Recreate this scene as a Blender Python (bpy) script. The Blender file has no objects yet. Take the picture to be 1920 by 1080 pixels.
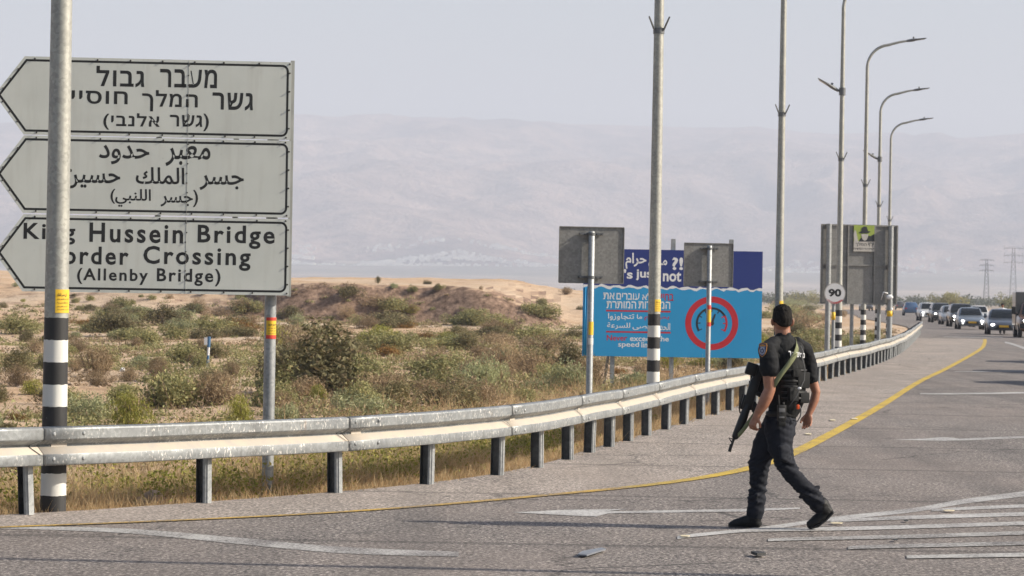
import bpy, bmesh, math, random
import numpy as np
from mathutils import Vector, Matrix, noise as mnoise

random.seed(7)
rng = np.random.default_rng(7)
SC = bpy.context.scene
COL = SC.collection
R = math.radians

# ------------------------------------------------------------------ camera
FPX = 6000.0                      # focal length in pixels of a 1920 px wide frame
CAMZ = 1.82
ROLL, PITCH = R(0.95), math.atan(12 / FPX)
Fw = Vector((0, math.cos(PITCH), math.sin(PITCH)))
Rt0 = Vector((1, 0, 0)); Up0 = Rt0.cross(Fw)
RT = Rt0 * math.cos(ROLL) + Up0 * math.sin(ROLL)
UP = -Rt0 * math.sin(ROLL) + Up0 * math.cos(ROLL)
CP = Vector((0, 0, CAMZ))
cd = bpy.data.cameras.new('camera'); cam = bpy.data.objects.new('camera', cd); COL.objects.link(cam)
cd.sensor_width = 36; cd.lens = 36 * FPX / 1920
cd.clip_start = 0.5; cd.clip_end = 60000
M = Matrix((RT, UP, -Fw)).transposed().to_4x4(); M.translation = CP
cam.matrix_world = M
cd.dof.use_dof = True; cd.dof.focus_distance = 26.0; cd.dof.aperture_fstop = 12.0
SC.camera = cam

# ------------------------------------------------------------------ light
SUN_EL, SUN_AZ = R(31), R(-4)     # azimuth from +X towards +Y
SD = Vector((math.cos(SUN_AZ) * math.cos(SUN_EL), math.sin(SUN_AZ) * math.cos(SUN_EL), math.sin(SUN_EL)))
sl = bpy.data.lights.new('sun', 'SUN'); sl.energy = 5.0; sl.angle = R(0.5); sl.color = (1.0, 0.92, 0.79)
sun = bpy.data.objects.new('sun', sl); COL.objects.link(sun)
sun.rotation_euler = (-SD).to_track_quat('-Z', 'Y').to_euler()
W = bpy.data.worlds.new('World'); SC.world = W; W.use_nodes = True
nt = W.node_tree; nt.nodes.clear()
sky = nt.nodes.new('ShaderNodeTexSky'); sky.sky_type = 'NISHITA'; sky.sun_disc = False
sky.sun_elevation = SUN_EL; sky.sun_rotation = R(90) - SUN_AZ
sky.altitude = 0; sky.air_density = 1.0; sky.dust_density = 2.5; sky.ozone_density = 1.0
bg = nt.nodes.new('ShaderNodeBackground'); bg.inputs[1].default_value = 0.09
wo = nt.nodes.new('ShaderNodeOutputWorld')
nt.links.new(sky.outputs[0], bg.inputs[0]); nt.links.new(bg.outputs[0], wo.inputs[0])
SC.view_settings.view_transform = 'Standard'; SC.view_settings.look = 'None'
SC.view_settings.exposure = .85; SC.view_settings.gamma = 1
HAZE_DENSITY = 1.75e-4
HAZE_COLOR = (0.81, 0.858, 1.0)

# ------------------------------------------------------------------ pixel helpers (1920x1080 photo pixels -> metres)
def ray(u, v): return (Fw + RT * ((u - 960) / FPX) + UP * ((540 - v) / FPX))
def on_ground(u, v, z=0.0):
    d = ray(u, v); t = (z - CAMZ) / d.z
    return CP + d * t
def at_depth(u, v, y):
    d = ray(u, v); return CP + d * (y / d.y)
def horizon(u): return 552 + (u - 960) * math.tan(ROLL)
def base_at(u, y, z=0.0):
    p = at_depth(u, horizon(u), y); return Vector((p.x, y, z))

# ------------------------------------------------------------------ tagging
def tag(o, label=None, cat=None, group=None, kind=None):
    if label: o['label'] = label
    if cat: o['category'] = cat
    if group: o['group'] = group
    if kind: o['kind'] = kind
    return o
def empty(name, loc=(0, 0, 0), rz=0.0):
    o = bpy.data.objects.new(name, None); COL.objects.link(o); o.location = loc; o.rotation_euler = (0, 0, rz)
    o.empty_display_size = 0.2
    return o
def children(o): return [c for c in bpy.data.objects if c.parent == o]
def copy_tree(o, parent=None, _kids=None):
    c = o.copy(); COL.objects.link(c)
    if parent is not None: c.parent = parent
    for ch in list(o.children): copy_tree(ch, c)
    return c

# ------------------------------------------------------------------ materials
MATS = {}
class NT:
    def __init__(s, name):
        s.m = bpy.data.materials.new(name); s.m.use_nodes = True; s.t = s.m.node_tree; s.t.nodes.clear()
        s.out = s.n('ShaderNodeOutputMaterial'); s.b = s.n('ShaderNodeBsdfPrincipled')
        s.l(s.b.outputs[0], s.out.inputs[0]); MATS[name] = s.m
    def n(s, t, **k):
        x = s.t.nodes.new(t)
        for a, b in k.items(): setattr(x, a, b)
        return x
    def l(s, a, b): s.t.links.new(a, b)
    def val(s, x, v): x.default_value = v
    def coord(s, scale=(1, 1, 1), kind='Object'):
        c = s.n('ShaderNodeTexCoord'); mp = s.n('ShaderNodeMapping'); s.l(c.outputs[kind], mp.inputs[0])
        mp.inputs['Scale'].default_value = scale; return mp.outputs[0]
    def noise(s, scale, detail=4, rough=.55, vec=None, dist=0):
        x = s.n('ShaderNodeTexNoise'); x.inputs['Scale'].default_value = scale
        x.inputs['Detail'].default_value = detail; x.inputs['Roughness'].default_value = rough
        x.inputs['Distortion'].default_value = dist
        if vec is not None: s.l(vec, x.inputs['Vector'])
        return x.outputs['Fac']
    def ramp(s, fac, stops, interp='LINEAR'):
        x = s.n('ShaderNodeValToRGB'); x.color_ramp.interpolation = interp; el = x.color_ramp.elements
        while len(el) < len(stops): el.new(0.5)
        for e, (p, c) in zip(el, stops):
            e.position = p; e.color = (c, c, c, 1) if isinstance(c, (int, float)) else (*c, 1)
        s.l(fac, x.inputs[0]); return x.outputs[0]
    def mix(s, fac, a, b, mode='MIX'):
        x = s.n('ShaderNodeMix', data_type='RGBA', blend_type=mode)
        for sock, v in ((x.inputs[0], fac), (x.inputs[6], a), (x.inputs[7], b)):
            if isinstance(v, (int, float)): sock.default_value = v
            elif isinstance(v, tuple): sock.default_value = (*v, 1)
            else: s.l(v, sock)
        return x.outputs[2]
    def math(s, op, a, b=0.0):
        x = s.n('ShaderNodeMath', operation=op)
        for sock, v in ((x.inputs[0], a), (x.inputs[1], b)):
            if isinstance(v, (int, float)): sock.default_value = v
            else: s.l(v, sock)
        return x.outputs[0]
    def color(s, c):
        if isinstance(c, tuple): s.b.inputs['Base Color'].default_value = (*c, 1)
        else: s.l(c, s.b.inputs['Base Color'])
        return s
    def pbr(s, rough=.6, metal=0.0, spec=.5):
        s.b.inputs['Metallic'].default_value = metal
        s.b.inputs['Specular IOR Level'].default_value = spec
        if isinstance(rough, (int, float)): s.b.inputs['Roughness'].default_value = rough
        else: s.l(rough, s.b.inputs['Roughness'])
        return s
    def bump(s, h, strength=.3, dist=.01):
        x = s.n('ShaderNodeBump'); x.inputs['Strength'].default_value = strength; x.inputs['Distance'].default_value = dist
        s.l(h, x.inputs['Height']); s.l(x.outputs[0], s.b.inputs['Normal']); return s

def simple(name, c, rough=.6, metal=0.0, vary=.12, scale=6.0, bump=0.0, spec=.4):
    s = NT(name); v = s.coord()
    n = s.noise(scale, 5, .6, v)
    lo = tuple(x * (1 - vary) for x in c); hi = tuple(min(1, x * (1 + vary)) for x in c)
    s.color(s.ramp(n, [(.3, lo), (.7, hi)])); s.pbr(rough, metal, spec)
    if bump: s.bump(s.noise(scale * 8, 4, .6, v), bump, .005)
    return s.m

def asphalt(name, dark, mid, light, warm):
    s = NT(name); v = s.coord()
    g = s.noise(34, 4, .8, s.coord((1, .55, 1))); g2 = s.n('ShaderNodeTexVoronoi'); g2.inputs['Scale'].default_value = 46; s.l(s.coord((1, .5, 1)), g2.inputs['Vector'])
    base = s.ramp(g, [(.39, dark), (.5, mid), (.61, light)])
    sp = s.ramp(g2.outputs['Color'], [(.25, 0.6), (.8, 1.3)])
    c = s.mix(1.0, base, sp, 'MULTIPLY')
    big = s.noise(.35, 5, .6, s.coord((1, .25, 1)))
    c = s.mix(s.ramp(big, [(.4, 0.0), (.72, .6)]), c, warm)
    med = s.ramp(s.noise(1.3, 4, .6, s.coord((1, .35, 1))), [(.3, .80), (.7, 1.12)])
    c = s.mix(1.0, c, med, 'MULTIPLY')
    st = s.noise(2.1, 3, .5, s.coord((1, .6, 1))); c = s.mix(s.ramp(st, [(.68, 0.0), (.74, .45)]), c, tuple(x * 1.6 for x in dark))
    tk = s.noise(1.0, 2, .5, s.coord((1.1, .02, 1))); c = s.mix(s.ramp(tk, [(.54, 0.0), (.66, .32)]), c, tuple(x * 2.2 for x in dark))
    ck = s.n('ShaderNodeTexVoronoi'); ck.feature = 'DISTANCE_TO_EDGE'; ck.inputs['Scale'].default_value = .42; ckn = s.noise(1.2, 5, .7, v); ckm = s.n('ShaderNodeVectorMath', operation='ADD'); s.l(s.coord((1, .55, 1)), ckm.inputs[0]); s.l(ckn, ckm.inputs[1]); s.l(ckm.outputs[0], ck.inputs['Vector'])
    cm = s.math('MULTIPLY', s.ramp(ck.outputs['Distance'], [(.003, .75), (.011, 0.0)]), s.ramp(s.noise(.22, 3, .5, v), [(.44, 0.0), (.56, 1.0)])); c = s.mix(cm, c, tuple(x * .5 for x in dark))
    # hairline transverse cracks and joints
    w = s.n('ShaderNodeTexWave'); w.wave_type = 'BANDS'; w.bands_direction = 'Y'; w.inputs['Scale'].default_value = .055
    w.inputs['Distortion'].default_value = 5.0; w.inputs['Detail'].default_value = 3; w.inputs['Detail Scale'].default_value = .35
    s.l(s.coord((.25, 1, 1)), w.inputs['Vector'])
    c = s.mix(s.ramp(w.outputs['Fac'], [(0.0, .45), (.006, 0.0)]), c, tuple(x * .4 for x in dark))
    s.color(c); s.pbr(.82, 0, .35); s.bump(g, .55, .012)
    return s.m
asphalt('asphalt_lane', (.028, .025, .023), (.150, .131, .120), (.385, .34, .305), (.215, .175, .15))
asphalt('asphalt_shoulder', (.085, .074, .064), (.265, .228, .20), (.47, .41, .36), (.33, .272, .228))

def paint(name, c, under, thr, soft=.12):
    s = NT(name); v = s.coord()
    n = s.noise(38, 4, .8, s.coord((1, .55, 1))); n2 = s.noise(1.6, 5, .65, s.coord((1, .5, 1)))
    m = s.math('ADD', s.math('MULTIPLY', n, .75), s.math('MULTIPLY', n2, .6))
    w = s.ramp(m, [(thr - soft, 0.0), (thr + soft, 1.0)])
    und = s.ramp(n, [(.36, tuple(x * .5 for x in under)), (.66, tuple(x * 1.5 for x in under))])
    s.color(s.mix(w, und, c)); s.pbr(.75, 0, .3); s.bump(n, .4, .01)
    return s.m
paint('yellow_paint', (.48, .33, .045), (.17, .14, .10), .60)
paint('yellow_paint_worn', (.44, .28, .055), (.15, .135, .125), .66, .1)
paint('white_paint_worn', (.42, .41, .39), (.15, .138, .132), .70, .12)
paint('white_paint_road', (.46, .45, .435), (.15, .138, .132), .665, .14)

def terrain_mat():
    s = NT('desert_ground'); v = s.coord()
    n1 = s.noise(.05, 6, .6, v); n2 = s.noise(.9, 6, .65, v); n3 = s.noise(9, 5, .7, v)
    c = s.ramp(n2, [(.28, (.31, .205, .125)), (.5, (.48, .33, .21)), (.72, (.57, .425, .295))])
    c = s.mix(s.ramp(n1, [(.42, 0.0), (.62, .75)]), c, (.55, .44, .33))
    c = s.mix(1.0, c, s.ramp(n3, [(.3, .68), (.7, 1.18)]), 'MULTIPLY')
    g = s.n('ShaderNodeNewGeometry'); sx = s.n('ShaderNodeSeparateXYZ'); s.l(g.outputs['True Normal'], sx.inputs[0])
    steep = s.ramp(sx.outputs[2], [(.90, 1.0), (.985, 0.0)])
    cl = s.ramp(s.noise(2.6, 7, .75, v), [(.36, (.085, .055, .04)), (.52, (.225, .15, .108)), (.68, (.40, .28, .20))])
    c = s.mix(steep, c, cl)
    # bare valley floor and cultivated strips far out (by distance along the valley)
    sp = s.n('ShaderNodeSeparateXYZ'); s.l(s.coord(), sp.inputs[0])
    far = s.ramp(s.math('MULTIPLY', sp.outputs[1], 1 / 8000), [(.09, 0.0), (.14, 1.0)])
    f = s.noise(.004, 7, .7, s.coord((1.2, .6, 1)))
    fc = s.ramp(f, [(.40, (.20, .17, .13)), (.5, (.29, .235, .185)), (.6, (.40, .32, .25))])
    fm = s.ramp(s.math('MULTIPLY', sp.outputs[1], 1 / 8000), [(.78, 0.0), (.84, .5), (.96, .5), (1.0, .2)]); fc = s.mix(fm, fc, (.06, .075, .055))
    c = s.mix(far, c, fc)
    s.color(c); s.pbr(.95, 0, .1); s.bump(s.noise(14, 6, .75, v), .7, .06)
terrain_mat()

def hill_mat():
    s = NT('limestone_hills'); v = s.coord()
    n = s.noise(.0011, 8, .68, v); n2 = s.noise(.006, 7, .7, v)
    c = s.ramp(n, [(.36, (.17, .128, .115)), (.5, (.35, .245, .20)), (.64, (.52, .38, .31))])
    c = s.mix(1.0, c, s.ramp(n2, [(.35, .45), (.63, 1.25)]), 'MULTIPLY')
    s.color(c); s.pbr(1, 0, .05); s.bump(n2, 1.0, 120)
hill_mat()

def galv(name, lo, hi, spots):
    s = NT(name); v = s.coord()
    n = s.noise(5, 5, .65, v); c = s.ramp(n, [(.3, lo), (.7, hi)])
    vo = s.n('ShaderNodeTexVoronoi'); vo.inputs['Scale'].default_value = 38; s.l(v, vo.inputs['Vector'])
    c = s.mix(1.0, c, s.ramp(vo.outputs['Color'], [(.2, .86), (.8, 1.1)]), 'MULTIPLY')
    if spots:
        sp = s.noise(46, 3, .6, s.coord((1, 1, .55))); pa = s.noise(2.2, 3, .5, v)
        m = s.math('MULTIPLY', s.ramp(sp, [(.58, 0.0), (.64, 1.0)]), s.ramp(pa, [(.38, 0.0), (.55, 1.0)]))
        c = s.mix(m, c, (.62, .60, .56))
        st = s.noise(1.0, 4, .7, s.coord((6, 6, .6))); c = s.mix(s.ramp(st, [(.52, 0.0), (.75, .45)]), c, (.10, .095, .09)); ru = s.noise(1.7, 5, .7, s.coord((3, 3, .8))); c = s.mix(s.ramp(ru, [(.64, 0.0), (.76, .55)]), c, (.20, .115, .065))
    s.color(c); s.pbr(.55, .45, .5); s.bump(n, .1, .01)
    return s.m
galv('galvanised_rail', (.19, .20, .205), (.28, .29, .29), True)
galv('rail_post_shaded', (.06, .063, .066), (.13, .135, .135), False)  # shade and stains inside the post channel put into the colour
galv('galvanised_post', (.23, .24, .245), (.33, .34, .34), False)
galv('mast_grey', (.29, .29, .265), (.37, .365, .33), False)
galv('sign_back_grey', (.19, .185, .175), (.245, .24, .23), False)
def dusty():
    s = NT('dusty_rail_valley'); v = s.coord()
    n = s.noise(9, 5, .6, v)
    s.color(s.mix(s.ramp(n, [(.35, .55), (.6, 1.0)]), (.30, .30, .295), (.43, .375, .31))); s.pbr(.9, 0, .2)
dusty()
def chipped(name, c, chip, thr):
    s = NT(name); v = s.coord()
    n = s.noise(26, 5, .7, v); st = s.noise(5, 4, .6, s.coord((3, 3, .5)))
    cc = s.mix(s.ramp(st, [(.5, 0.0), (.8, .35)]), c, tuple(x * .5 + .06 for x in c))
    s.color(s.mix(s.ramp(n, [(thr, 0.0), (thr + .04, 1.0)]), cc, chip)); s.pbr(.6, 0, .4)
chipped('band_black', (.022, .021, .021), (.2, .2, .19), .70)
chipped('band_white', (.60, .59, .55), (.25, .24, .22), .71)
def sign_face():
    s = NT('sign_white_sheet'); v = s.coord()
    n = s.noise(1.4, 5, .6, v); st = s.noise(2.2, 4, .6, s.coord((5, 5, .5)))
    c = s.ramp(n, [(.3, (.50, .515, .475)), (.7, (.585, .60, .555))])
    c = s.mix(s.ramp(st, [(.52, 0.0), (.8, .3)]), c, (.33, .31, .27))
    dots = s.noise(60, 2, .5, v); c = s.mix(s.ramp(dots, [(.76, 0.0), (.79, .7)]), c, (.1, .09, .08))
    s.color(c); s.pbr(.5, 0, .4); s.bump(s.noise(1.1, 2, .5, v), .12, .05)
sign_face()
simple('sign_black', (.018, .018, .018), .5)
simple('sign_edge', (.40, .40, .37), .5, .3)
simple('rivet_dark', (.05, .045, .04), .6)
simple('sticker_yellow', (.66, .42, .03), .55, vary=.08)
simple('sticker_red', (.55, .05, .03), .55)
simple('sticker_white', (.6, .58, .54), .6)
simple('bill_blue', (.018, .26, .52), .55, vary=.05, scale=1.0)
simple('bill_navy', (.016, .032, .17), .55, vary=.06, scale=1.0)
simple('bill_white', (.68, .68, .68), .6, vary=.03)
simple('bill_red', (.44, .018, .03), .55, vary=.05)
simple('bill_black', (.02, .022, .026), .55)
simple('poster_green', (.26, .33, .06), .6)
simple('poster_grey', (.40, .38, .35), .6)
simple('lamp_grey', (.13, .135, .14), .5, .3)
simple('lens_glass', (.5, .5, .48), .2, 0)
simple('marker_blue', (.05, .13, .25), .5)
simple('rock_stone', (.36, .27, .20), .9, 0, .3, 9, .5, .1)
simple('plastic_white', (.7, .7, .7), .4)
simple('scrap_metal', (.20, .21, .23), .45, .3)
simple('scrap_dark', (.03, .03, .03), .7)
simple('scrap_cream', (.55, .48, .33), .7)
simple('pylon_steel', (.10, .10, .11), .6, .4)
def leafmat(name, a, b, dry, tl=.30):
    s = NT(name)
    g = s.n('ShaderNodeNewGeometry'); oi = s.n('ShaderNodeObjectInfo')
    c = s.ramp(g.outputs['Random Per Island'], [(0.0, a), (.75, b), (1.0, dry)])
    k = s.ramp(oi.outputs['Random'], [(0.0, .78), (1.0, 1.22)])
    c = s.mix(1.0, c, k, 'MULTIPLY'); s.color(c); s.pbr(.7, 0, .25)
    tr = s.n('ShaderNodeBsdfTranslucent'); s.l(c, tr.inputs[0]); mx = s.n('ShaderNodeMixShader'); mx.inputs[0].default_value = tl
    s.l(s.b.outputs[0], mx.inputs[1]); s.l(tr.outputs[0], mx.inputs[2]); s.l(mx.outputs[0], s.out.inputs[0])
leafmat('leaf_saltbush', (.175, .172, .07), (.315, .30, .135), (.37, .30, .14))
leafmat('leaf_green', (.17, .18, .03), (.31, .30, .07), (.38, .31, .09))
leafmat('leaf_dark', (.108, .098, .044), (.21, .185, .095), (.30, .22, .12))
leafmat('leaf_brown', (.19, .138, .08), (.34, .25, .15), (.42, .31, .19))
leafmat('leaf_pale', (.20, .215, .11), (.33, .34, .185), (.37, .33, .19))
leafmat('leaf_rust', (.16, .09, .03), (.27, .15, .05), (.20, .17, .06))
leafmat('dry_straw', (.38, .26, .13), (.60, .46, .27), (.46, .26, .12), .5)
leafmat('leaf_far', (.05, .065, .03), (.10, .11, .05), (.14, .13, .07))
simple('twig', (.16, .115, .08), .85)
# figure
def cloth(name, c, rough=.85, s2=90):
    s = NT(name); v = s.coord(); n = s.noise(7, 5, .6, v)
    s.color(s.ramp(n, [(.3, tuple(x * .8 for x in c)), (.7, tuple(x * 1.25 for x in c))])); s.pbr(rough, 0, .25)
    s.bump(s.noise(s2, 3, .6, v), .25, .004)
cloth('uniform_navy', (.0082, .0098, .0155)); cloth('shirt_black', (.0072, .0078, .0095)); cloth('vest_black', (.0068, .0072, .0078), .8, 160)
cloth('sling_olive', (.165, .175, .095), .9, 220); cloth('boot_black', (.007, .0072, .008), .6, 60)
def skin():
    s = NT('skin'); v = s.coord(); n = s.noise(16, 5, .6, v)
    s.color(s.ramp(n, [(.3, (.24, .105, .062)), (.7, (.34, .16, .10))])); s.pbr(.5, 0, .4)
    s.b.inputs['Subsurface Weight'].default_value = .08; s.b.inputs['Subsurface Radius'].default_value = (.02, .008, .005)
    s.bump(s.noise(150, 3, .6, v), .15, .003)
skin()
def hairm():
    s = NT('hair_black'); v = s.coord((60, 60, 14)); n = s.noise(3, 4, .6, v)
    s.color(s.ramp(n, [(.35, (.0035, .003, .0028)), (.7, (.018, .0145, .012))])); s.pbr(.7, 0, .15); s.bump(n, .8, .01)
hairm()
simple('gun_black', (.010, .010, .011), .45, .2, spec=.5); simple('gear_black', (.007, .007, .0075), .55)
simple('gear_grey', (.09, .09, .095), .4); simple('tag_orange', (.75, .10, .02), .5)
simple('patch_gold', (.42, .20, .045), .6); simple('patch_blue', (.02, .03, .10), .6); simple('patch_silver', (.33, .34, .40), .6)
simple('cord_grey', (.10, .10, .10), .5); simple('eye_white', (.6, .58, .55), .3)
# vehicles
def carpaint(name, c, metal=.3):
    s = NT(name); v = s.coord(); n = s.noise(2.5, 4, .6, v)
    dust = s.ramp(n, [(.4, .05), (.75, .3)]); s.color(s.mix(dust, c, (.22, .18, .14))); s.pbr(.32, metal, .5)
    s.b.inputs['Coat Weight'].default_value = .5; s.b.inputs['Coat Roughness'].default_value = .12
carpaint('paint_slate', (.065, .085, .12)); carpaint('paint_steel_blue', (.17, .205, .25)); carpaint('paint_black', (.018, .018, .02))
carpaint('paint_silver', (.33, .35, .37)); carpaint('paint_charcoal', (.05, .053, .058)); carpaint('paint_white', (.62, .62, .62), 0)
carpaint('paint_blue', (.035, .10, .21)); carpaint('paint_rust', (.16, .07, .04), 0); carpaint('paint_grey', (.1, .1, .1))
simple('car_glass', (.012, .015, .018), .08, 0, spec=.25); simple('tyre_rubber', (.015, .015, .015), .85); simple('rim_alloy', (.35, .35, .36), .35, .8)
simple('trim_black', (.012, .012, .012), .5); simple('plate_yellow', (.62, .36, .02), .5); simple('chrome', (.6, .6, .6), .2, .9)
def lampm(name, c, e):
    s = NT(name); s.color((.8, .8, .8)); s.b.inputs['Emission Color'].default_value = (*c, 1); s.b.inputs['Emission Strength'].default_value = e
lampm('headlight_lit', (1, .96, .88), 5.0)
simple('headlight_clear', (.45, .46, .48), .15, .3); simple('lamp_red', (.4, .02, .02), .3); simple('seat_dark', (.03, .03, .03), .8)
simple('wall_far', (.85, .78, .70), .9, 0, .3, .01)

# ------------------------------------------------------------------ mesh builder
class MB:
    def __init__(s): s.v = []; s.f = []; s.mi = []; s.m = 0
    def add(s, vs, fs):
        o = len(s.v); s.v += [tuple(p) for p in vs]
        for f in fs: s.f.append(tuple(i + o for i in f)); s.mi.append(s.m)
        return s
    def box(s, c, d, rot=None, bev=0.0):
        x, y, z = (k / 2 for k in d)
        bm = bmesh.new(); bmesh.ops.create_cube(bm, size=1)
        for q in bm.verts: q.co = Vector((q.co.x * d[0], q.co.y * d[1], q.co.z * d[2]))
        if bev: bmesh.ops.bevel(bm, geom=bm.edges[:], offset=bev, segments=2, profile=.6, affect='EDGES')
        bm.verts.index_update(); c = Vector(c)
        vs = [(rot @ q.co if rot is not None else q.co) + c for q in bm.verts]
        fs = [[q.index for q in f.verts] for f in bm.faces]; bm.free()
        return s.add(vs, fs)
    def tube(s, pts, rad, seg=10, side=None, caps=True, flat=1.0):
        pts = [Vector(p) for p in pts]; n = len(pts)
        if not isinstance(rad, (list, tuple)): rad = [rad] * n
        vs, fs = [], []; prev = None
        for i, p in enumerate(pts):
            t = (pts[min(i + 1, n - 1)] - pts[max(i - 1, 0)])
            t = t.normalized() if t.length > 1e-9 else Vector((0, 0, 1))
            if side is not None: a = Vector(side) - t * t.dot(Vector(side))
            elif prev is not None: a = prev - t * t.dot(prev)
            else: a = t.orthogonal()
            a.normalize(); prev = a; b = t.cross(a)
            r = rad[i]; ra, rb = r if isinstance(r, tuple) else (r, r * flat)
            for k in range(seg):
                w = 2 * math.pi * k / seg; vs.append(p + a * (ra * math.cos(w)) + b * (rb * math.sin(w)))
        for i in range(n - 1):
            for k in range(seg):
                k2 = (k + 1) % seg; fs.append((i * seg + k, i * seg + k2, (i + 1) * seg + k2, (i + 1) * seg + k))
        if caps: fs.append(tuple(range(seg))[::-1]); fs.append(tuple((n - 1) * seg + k for k in range(seg)))
        return s.add(vs, fs)
    def limb(s, pts, rad, seg=16, side=None):
        """tube with rounded ends"""
        pts = [Vector(p) for p in pts]
        rr = [r if isinstance(r, tuple) else (r, r) for r in rad]
        def cap(p, q, r):
            d = (p - q).normalized(); m = min(r); out = []
            for a in (30, 55, 75, 88):
                a = R(a); out.append((p + d * (m * math.sin(a)), (r[0] * math.cos(a), r[1] * math.cos(a))))
            return out
        a = cap(pts[0], pts[1], rr[0])[::-1]; b = cap(pts[-1], pts[-2], rr[-1])
        P = [x[0] for x in a] + pts + [x[0] for x in b]; Q = [x[1] for x in a] + rr + [x[1] for x in b]
        return s.tube(P, Q, seg, side)
    def ell(s, c, r, axes=None, seg=20, rings=12):
        c = Vector(c); ax = axes or (Vector((1, 0, 0)), Vector((0, 1, 0)), Vector((0, 0, 1)))
        vs = [c + ax[2] * r[2]]; fs = []
        for i in range(1, rings):
            t = math.pi * i / rings
            for k in range(seg):
                w = 2 * math.pi * k / seg
                vs.append(c + ax[0] * (r[0] * math.sin(t) * math.cos(w)) + ax[1] * (r[1] * math.sin(t) * math.sin(w)) + ax[2] * (r[2] * math.cos(t)))
        vs.append(c - ax[2] * r[2]); L = len(vs) - 1
        for k in range(seg):
            k2 = (k + 1) % seg
            fs.append((0, 1 + k, 1 + k2)); fs.append((L, 1 + (rings - 2) * seg + k2, 1 + (rings - 2) * seg + k))
            for i in range(rings - 2): fs.append((1 + i * seg + k, 1 + (i + 1) * seg + k, 1 + (i + 1) * seg + k2, 1 + i * seg + k2))
        return s.add(vs, fs)
    def prism(s, poly, o, ex, ey, n, t):
        """polygon (2D) on plane o,ex,ey, front at +n*t/2, back at -n*t/2"""
        o, ex, ey, n = Vector(o), Vector(ex), Vector(ey), Vector(n); k = len(poly)
        F = [o + ex * a + ey * b + n * (t / 2) for a, b in poly]; B = [p - n * t for p in F]
        return s.add(F + B, [tuple(range(k)), tuple(range(2 * k - 1, k - 1, -1))] + [((i + 1) % k, i, k + i, k + (i + 1) % k) for i in range(k)])
    def ring(s, outer, inner, o, ex, ey):
        o, ex, ey = Vector(o), Vector(ex), Vector(ey); k = len(outer)
        vs = [o + ex * a + ey * b for a, b in outer] + [o + ex * a + ey * b for a, b in inner]
        return s.add(vs, [(i, (i + 1) % k, k + (i + 1) % k, k + i) for i in range(k)])
    def sheet(s, quads):
        for q in quads: s.add(q, [tuple(range(len(q)))])
        return s
    def build(s, name, mats, parent=None, smooth=False, angle=None):
        me = bpy.data.meshes.new(name); me.from_pydata(s.v, [], s.f); me.validate()
        if not isinstance(mats, (list, tuple)): mats = [mats]
        for m in mats: me.materials.append(MATS[m])
        if len(mats) > 1: me.polygons.foreach_set('material_index', s.mi[:len(me.polygons)])
        if smooth:
            me.polygons.foreach_set('use_smooth', [True] * len(me.polygons))
            if angle: me.set_sharp_from_angle(angle=R(angle))
        me.update()
        o = bpy.data.objects.new(name, me); COL.objects.link(o)
        if parent is not None: o.parent = parent
        return o

DG = bpy.context.evaluated_depsgraph_get
def text_geo(txt, bold=0.0, sp=1.0):
    c = bpy.data.curves.new('lettering', 'FONT'); c.body = txt; c.size = 1; c.offset = bold; c.resolution_u = 3; c.space_character = sp
    o = bpy.data.objects.new('lettering', c); COL.objects.link(o)
    m = bpy.data.meshes.new_from_object(o.evaluated_get(DG()))
    v = np.array([p.co[:2] for p in m.vertices]); f = [tuple(p.vertices) for p in m.polygons]
    bpy.data.objects.remove(o); bpy.data.curves.remove(c); bpy.data.meshes.remove(m)
    return v, f
def put_text(mb, txt, o, ex, ey, x0, y0, x1, y1, bold=0.02, sp_=1.0):
    """fit text in the box x0..x1, y0..y1 (y up) of a plane"""
    v, f = text_geo(txt, bold, sp_); lo, hi = v.min(0), v.max(0); sp = np.maximum(hi - lo, 1e-6)
    sx, sy = (x1 - x0) / sp[0], (y1 - y0) / sp[1]
    o, ex, ey = Vector(o), Vector(ex), Vector(ey)
    mb.add([o + ex * (x0 + (a - lo[0]) * sx) + ey * (y0 + (b - lo[1]) * sy) for a, b in v], f)
def heb(s): return s[::-1]
AR = {'ا': 0xFE8D, 'ب': 0xFE8F, 'ت': 0xFE95, 'ج': 0xFE9D, 'ح': 0xFEA1, 'د': 0xFEA9, 'ر': 0xFEAD, 'ز': 0xFEAF, 'س': 0xFEB1, 'ش': 0xFEB5,
      'ص': 0xFEB9, 'ع': 0xFEC9, 'ق': 0xFED5, 'ك': 0xFED9, 'ل': 0xFEDD, 'م': 0xFEE1, 'ن': 0xFEE5, 'و': 0xFEED, 'ي': 0xFEF1, 'ى': 0xFEEF, 'ة': 0xFE93, 'أ': 0xFE83}
NOJOIN = set('ادرزوىةأ')
def arab(s):
    out = []; prev = False; i = 0
    while i < len(s):
        ch = s[i]
        if ch not in AR: out.append(ch); prev = False; i += 1; continue
        if ch == 'ل' and i + 1 < len(s) and s[i + 1] in 'اأ':
            out.append(chr((0xFEFB if s[i + 1] == 'ا' else 0xFEF7) + (1 if prev else 0))); prev = False; i += 2; continue
        nxt = i + 1 < len(s) and s[i + 1] in AR and ch not in NOJOIN
        form = (3 if nxt else 1) if prev else (2 if nxt else 0)
        out.append(chr(AR[ch] + form)); prev = nxt; i += 1
    return ''.join(out)[::-1]

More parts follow.
